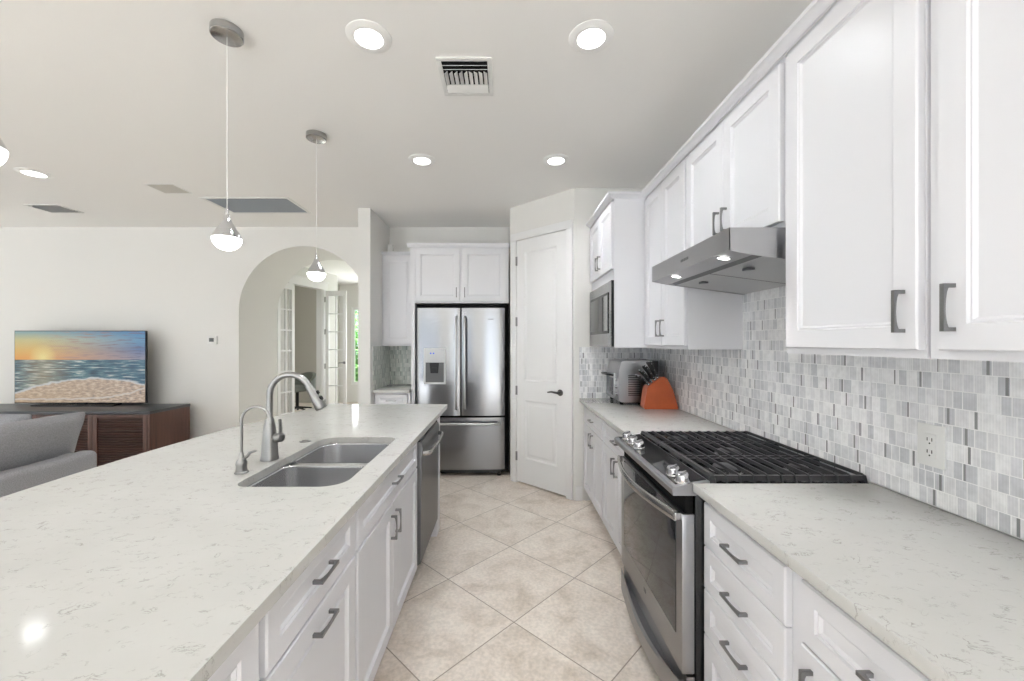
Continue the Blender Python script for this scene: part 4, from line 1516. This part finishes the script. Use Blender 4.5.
can_light('recessed ceiling light above the aisle, nearer pair, on the island side', -0.614, 1.828)
can_light('recessed ceiling light above the aisle, nearer pair, on the range side', 0.389, 1.828)
can_light('smaller-looking recessed ceiling light, farther pair, on the island side', -0.627, 3.06)
can_light('smaller-looking recessed ceiling light, farther pair, near the pantry corner', 0.386, 3.06)
can_light('recessed ceiling light over the living room at the left edge', -3.83, 3.294, 0.07)
can_light('added unseen ceiling light brightening the hall beyond the arch', -2.2, 7.2, power=16)  # added fill lamp, hidden from view, to brighten the hall
can_light('added unseen ceiling light brightening the office behind the French doors', -4.5, 7.4, power=4)  # added out of sight to lift the dim office
can_light('added unseen ceiling light over the near end of the worktops, island side', -0.62, 0.60, power=0.5)  # pair added out of view to brighten the near worktops and drawers
can_light('added unseen ceiling light over the near end of the worktops, range side', 0.39, 0.60, power=0.5)
can_light('added unseen ceiling light behind the camera, island side', -0.62, -0.63, power=0.5)  # second added pair, unseen, filling the aisle from behind
can_light('added unseen ceiling light behind the camera, range side', 0.39, -0.63, power=0.5)

# ------------------------------------------------------------------ pendants
def pendant(label, x, y):
    t = thing('pendant_light', label, 'pendant light', (x, y, CEIL), 0, 'pendant lights over the island')
    obj('canopy', B().lathe([(0.063, -0.0005), (0.064, -0.031), (0.061, -0.034), (0.059, -0.035), (0, -0.035)], 36), M['nickel'], t)
    obj('cord', B().tube([(0, 0, -0.034), (0, 0, -0.79)], 0.0016, 8), M['whiteplastic'], t)
    zt = -0.786
    cup = obj('drop_cap', B().lathe([(0.0045, zt), (0.006, zt - 0.012), (0.008, zt - 0.016), (0.008, zt - 0.026), (0.010, zt - 0.036), (0.018, zt - 0.058), (0.033, zt - 0.086), (0.048, zt - 0.110), (0.055, zt - 0.126), (0.057, zt - 0.134)], 36, cap=False), M['chrome'], t)
    bb_ = B()
    prof = []
    for i in range(10):
        a = PI / 2 * i / 9
        prof.append((0.0575 * math.cos(a) if i < 9 else 0.0, zt - 0.1345 - 0.054 * math.sin(a)))
    bb_.lathe(prof, 36)
    obj('crystal_bowl', bb_, M['crystal'], t)
    return t


pendant('chrome teardrop pendant light hanging over the near half of the island', -1.226, 1.786)
pendant('chrome teardrop pendant light hanging in front of the arch, farthest of the three', -1.25, 2.685)
pendant('glowing pendant light cut off by the left edge of the photo', -1.24, 0.938)

# ------------------------------------------------------------------ ceiling grilles
v = thing('ceiling_vent', 'white supply vent with dark louvres in the ceiling above the aisle', 'vent', (-0.20, 2.105, CEIL))
b = B()
hw_, hh_ = 0.135, 0.150
for x0, x1, y0, y1 in ((-hw_, hw_, -hh_, -hh_ + 0.022), (-hw_, hw_, hh_ - 0.022, hh_), (-hw_, -hw_ + 0.022, -hh_ + 0.022, hh_ - 0.022), (hw_ - 0.022, hw_, -hh_ + 0.022, hh_ - 0.022)):
    b.box(x0, x1, y0, y1, -0.008, 0, 0.002)
obj('vent_frame', b, M['whiteplastic'], v)
obj('vent_back', B().box(-hw_ + 0.022, hw_ - 0.022, -hh_ + 0.022, hh_ - 0.022, -0.0015, -0.0005), M['black'], v)
for y in (-0.100, -0.070):
    m_ = Matrix.Translation((0, y, -0.008)) @ Matrix.Rotation(0.6, 4, 'X')
    obj('slat', B().box(-0.111, 0.111, -0.014, 0.014, -0.001, 0.001, 0, m_), M['whiteplastic'], v)
for i in range(9):
    x = -0.100 + i * 0.025
    m_ = Matrix.Translation((x, 0.0, -0.009)) @ Matrix.Rotation(-0.75 if i < 5 else 0.5, 4, 'Y')
    obj('slat', B().box(-0.010, 0.010, -0.050, 0.050, -0.0008, 0.0008, 0, m_), M['whiteplastic'], v)
for y in (0.070, 0.098):
    m_ = Matrix.Translation((0, y, -0.008)) @ Matrix.Rotation(-0.35, 4, 'X')
    obj('slat', B().box(-0.111, 0.111, -0.015, 0.015, -0.001, 0.001, 0, m_), M['whiteplastic'], v)

M['grille'] = simple('blue_grey_filter', (150, 155, 160), 0.7)
v = thing('return_air_grille', 'large rectangular grey return air grille in the ceiling before the arch', 'vent', (-2.475, 4.07, CEIL))
b = B()
gw, gh = 0.42, 0.235
for x0, x1, y0, y1 in ((-gw, gw, -gh, -gh + 0.03), (-gw, gw, gh - 0.03, gh), (-gw, -gw + 0.03, -gh + 0.03, gh - 0.03), (gw - 0.03, gw, -gh + 0.03, gh - 0.03)):
    b.box(x0, x1, y0, y1, -0.008, 0, 0.002)
obj('vent_frame', b, M['whiteplastic'], v)
b = B()
for i in range(26):
    y = -gh + 0.038 + i * 0.0162
    b.box(-gw + 0.03, gw - 0.03, y - 0.0035, y + 0.0035, -0.006, -0.002)
obj('louvres', b, M['grille'], v)
obj('vent_back', B().box(-gw + 0.03, gw - 0.03, -gh + 0.03, gh - 0.03, -0.0015, -0.0005), M['grille'], v)
M['spk'] = simple('speaker_cloth', (200, 197, 190), 0.8)
v = thing('ceiling_speaker', 'small square off-white speaker grille in the living room ceiling', 'speaker', (-3.01, 3.625, CEIL))
obj('speaker_cloth', B().box(-0.115, 0.115, -0.10, 0.10, -0.005, -0.0005, 0.002), M['spk'], v)
b = B()
for x0, x1, y0, y1 in ((-0.125, 0.125, -0.11, -0.10), (-0.125, 0.125, 0.10, 0.11), (-0.125, -0.115, -0.10, 0.10), (0.115, 0.125, -0.10, 0.10)):
    b.box(x0, x1, y0, y1, -0.006, 0)
obj('speaker_frame', b, M['whiteplastic'], v)
v = thing('ceiling_vent', 'small grey-louvred vent in the living room ceiling at the far left', 'vent', (-4.63, 4.165, CEIL))
b = B()
gw, gh = 0.17, 0.13
for x0, x1, y0, y1 in ((-gw, gw, -gh, -gh + 0.02), (-gw, gw, gh - 0.02, gh), (-gw, -gw + 0.02, -gh + 0.02, gh - 0.02), (gw - 0.02, gw, -gh + 0.02, gh - 0.02)):
    b.box(x0, x1, y0, y1, -0.008, 0, 0.002)
obj('vent_frame', b, M['whiteplastic'], v)
obj('vent_back', B().box(-gw + 0.02, gw - 0.02, -gh + 0.02, gh - 0.02, -0.0015, -0.0005), M['darkgap'], v)
for i in range(8):
    m_ = Matrix.Translation((0, -gh + 0.034 + i * 0.028, -0.008)) @ Matrix.Rotation(0.6, 4, 'X')
    obj('slat', B().box(-gw + 0.02, gw - 0.02, -0.010, 0.010, -0.0008, 0.0008, 0, m_), M['whiteplastic'], v)

# thermostat
th = thing('thermostat', 'small white thermostat with a grey display, on the wall left of the arch', 'thermostat', (-3.49, WALL_F - 0.0005, 1.39))
obj('case', B().box(-0.058, 0.058, -0.022, 0, 0, 0.098, 0.006), M['whiteplastic'], th)
obj('display', B().box(-0.030, 0.026, -0.024, -0.0215, 0.030, 0.075, 0.001), simple('thermostat_screen', (96, 98, 96), 0.3), th)

# ------------------------------------------------------------------ television and console
tv = thing('television', 'flat television showing a beach sunset, on the dark wood console', 'television', (-4.825, 4.60, 0.700))
obj('tv_case', B().box(-0.748, 0.748, 0.0, 0.022, 0.018, 0.846, 0.004), M['screenbezel'], tv)
obj('screen', B().box(-0.738, 0.738, -0.003, -0.0005, 0.030, 0.838), M['screen'], tv)
b = B()
b.prism([(-0.46, -0.09), (0.46, -0.09), (0.40, 0.08), (-0.40, 0.08)], 0.0, 0.012, 'z')
b.box(-0.05, 0.05, 0.01, 0.035, 0.012, 0.03)
obj('stand', b, M['black'], tv)

cs = thing('media_console', 'long walnut media console with louvred doors and a charcoal top under the television', 'media console', (-4.83, 4.18, 0))
HWc, CH, CDp = 1.165, 0.70, 0.54
obj('top', B().box(-HWc, HWc, -0.005, CDp, CH - 0.030, CH - 0.0005, 0.002), M['darkslab'], cs)
obj('side_panel', B().box(HWc - 0.025, HWc - 0.002, 0.0, CDp - 0.005, 0.08, CH - 0.027, 0.002), M['walnut_light'], cs)
obj('side_panel', B().box(-HWc + 0.002, -HWc + 0.025, 0.0, CDp - 0.005, 0.08, CH - 0.027, 0.002), M['walnut_light'], cs)
obj('case', B().box(-HWc + 0.026, HWc - 0.026, 0.03, CDp - 0.01, 0.08, CH - 0.027), simple('dark_case_wood', (38, 22, 18), 0.6), cs)
obj('plinth', B().box(-HWc + 0.10, HWc - 0.10, 0.06, CDp - 0.08, 0.0, 0.08), M['black'], cs)
nd = 4
for k in range(nd):
    x0 = -HWc + 0.028 + k * (2 * HWc - 0.056) / nd
    x1 = x0 + (2 * HWc - 0.056) / nd - 0.004
    b = B()
    st = 0.045
    b.box(x0, x0 + st, 0.002, 0.028, 0.085, CH - 0.036, 0.002)
    b.box(x1 - st, x1, 0.002, 0.028, 0.085, CH - 0.036, 0.002)
    b.box(x0 + st, x1 - st, 0.002, 0.028, 0.085, 0.115)
    b.box(x0 + st, x1 - st, 0.002, 0.028, CH - 0.066, CH - 0.036)
    d_ = obj('door', b, M['walnut_light'], cs)
    b = B()
    z = 0.128
    while z < CH - 0.075:
        m_ = Matrix.Translation((0, 0.016, z)) @ Matrix.Rotation(0.35, 4, 'X')
        b.box(x0 + st, x1 - st, -0.005, 0.005, -0.0095, 0.0095, 0, m_)
        z += 0.026
    obj('louvres', b, M['walnut'], d_)

# ------------------------------------------------------------------ sofa
def cushion(w, d, h, puff=0.35, n=10):
    """pillow: w x h face, d thick, corners pinched"""
    b = B()
    rings = []
    def zed(u, v):
        e_ = (1 - abs(2 * u - 1) ** 4.0) * (1 - abs(2 * v - 1) ** 4.0)
        return max(0.0, e_) ** puff
    for side_ in (1, -1):
        grid = [[b.bm.verts.new(((u / n - 0.5) * w * (1 - 0.05 * (1 - abs(2 * v / n - 1)) * (abs(2 * u / n - 1) > 0.99)), side_ * d / 2 * zed(u / n, v / n), (v / n) * h)) for u in range(n + 1)] for v in range(n + 1)]
        for v in range(n):
            for u in range(n):
                b.bm.faces.new((grid[v][u], grid[v][u + 1], grid[v + 1][u + 1], grid[v + 1][u]))
    bmesh.ops.remove_doubles(b.bm, verts=b.bm.verts, dist=0.002)
    return b


sf = thing('sofa', 'grey fabric sofa with its back to the island, left of the photo', 'sofa', (-3.02, 1.9, 0))


def softbox(x0, x1, y0, y1, z0, z1, r):
    b = B()
    b.box(x0, x1, y0, y1, z0, z1)
    bmesh.ops.bevel(b.bm, geom=list(b.bm.edges), offset=r, segments=5, affect='EDGES', profile=0.5)
    return b


obj('frame', softbox(-0.95, -0.01, -1.1, 1.10, 0.08, 0.42, 0.03), M['fabric'], sf)
obj('backrest', softbox(-0.13, 0.0, -1.10, 1.12, 0.10, 0.615, 0.04), M['fabric'], sf)
obj('armrest', softbox(-0.95, -0.16, 0.98, 1.13, 0.10, 0.60, 0.045), M['fabric'], sf)
obj('armrest', softbox(-0.95, -0.16, -1.13, -0.98, 0.10, 0.60, 0.045), M['fabric'], sf)
obj('seat_cushion', softbox(-0.94, -0.20, 0.0, 0.97, 0.40, 0.52, 0.04), M['fabric'], sf)
obj('seat_cushion', softbox(-0.94, -0.20, -0.97, 0.0, 0.40, 0.52, 0.04), M['fabric'], sf)
b = B()
for x in (-0.88, -0.08):
    for y in (-1.02, 1.02):
        b.lathe([(0.015, 0), (0.022, 0.085)], 12, (x, y, 0))
obj('feet', b, M['blackplastic'], sf)


def place_cushion(label, loc, rz, tilt_, w, h, d=0.20):
    o = obj('sofa_cushion', cushion(w, d, h), M['fabric'], loc=loc, rot=(tilt_, 0, rz))
    sub = o.modifiers.new('soft', 'SUBSURF'); sub.levels = 1; sub.render_levels = 2
    return tag(o, label, 'cushion', 'loose grey cushions on the sofa')


place_cushion('large grey back cushion leaning on the sofa back, closest to the island', (-3.315, 2.62, 0.525), PI / 2, 0.30, 1.02, 0.39, 0.17)
place_cushion('grey cushion behind the front one, leaning on the far sofa arm', (-3.66, 2.78, 0.525), 0.10, -0.25, 0.60, 0.40, 0.15)

# ------------------------------------------------------------------ office chair seen through the open French doors
oc = thing('office_chair', 'rounded grey-green office chair seen through the open French doors', 'chair', (-4.18, 8.15, 0), -0.5)
b = B()
rings = []
for i in range(17):
    a = -1.35 + 2.7 * i / 16
    zt_ = 0.60 + 0.20 * math.cos(a)
    rings.append([(0.33 * math.sin(a), 0.31 * math.cos(a) - 0.05, 0.45), (0.39 * math.sin(a), 0.37 * math.cos(a) - 0.05, 0.45), (0.40 * math.sin(a), 0.38 * math.cos(a) - 0.05, zt_), (0.34 * math.sin(a), 0.32 * math.cos(a) - 0.05, zt_)])
b.loft(rings)
obj('backrest', b, M['officechair'], oc)
obj('seat', softbox(-0.26, 0.26, -0.26, 0.24, 0.44, 0.54, 0.03), M['officechair'], oc)
obj('column', B().lathe([(0.03, 0.10), (0.03, 0.44)], 14), M['black'], oc)
for k in range(5):
    a = k * 2 * PI / 5
    b = B().tube([(0, 0, 0.11), (0.28 * math.cos(a), 0.28 * math.sin(a), 0.07)], [0.022, 0.015], 10)
    lg = obj('leg', b, M['black'], oc)
    obj('caster', B().lathe([(0.024, -0.012), (0.026, 0), (0.024, 0.012)], 14, (0.28 * math.cos(a), 0.28 * math.sin(a), 0.03), Matrix.Rotation(PI / 2, 4, 'X')), M['black'], lg)

# ------------------------------------------------------------------ garden outside the hall window
gd = struct('ground', B().box(-20, 16, 10.41, 30, -0.14, -0.04), M['ground'])


def shrub(label, x, y, h, r, seed):
    rnd = random.Random(seed)
    b = B()
    for i in range(900):
        while True:
            p = Vector((rnd.uniform(-1, 1), rnd.uniform(-1, 1), rnd.uniform(-1, 1)))
            if p.length < 1:
                break
        p = p.normalized() * (0.55 + 0.45 * rnd.random())
        c = Vector((p.x * r, p.y * r, h / 2 + p.z * h / 2))
        a = Vector((rnd.uniform(-1, 1), rnd.uniform(-1, 1), rnd.uniform(-0.6, 0.6))).normalized() * 0.09
        q = a.cross(Vector((rnd.uniform(-1, 1), rnd.uniform(-1, 1), rnd.uniform(-1, 1)))).normalized() * 0.04
        vs = [b.bm.verts.new(c + v_) for v_ in (-a, q, a, -q)]
        b.bm.faces.new(vs)
    t = thing('garden_shrub', label, 'shrub', (x, y, -0.04))
    obj('foliage', b, M['leafmat'], t, smooth=False)
    obj('stem', B().tube([(0, 0, 0), (0.03, 0, h * 0.6)], [0.04, 0.02], 8), M['walnut_light'], t)
    return t


shrub('bright green garden shrub outside the hall window', -4.1, 12.2, 2.3, 0.9, 3)
shrub('darker tall garden bush behind the first, outside the hall window', -5.0, 14.0, 3.2, 1.1, 5)
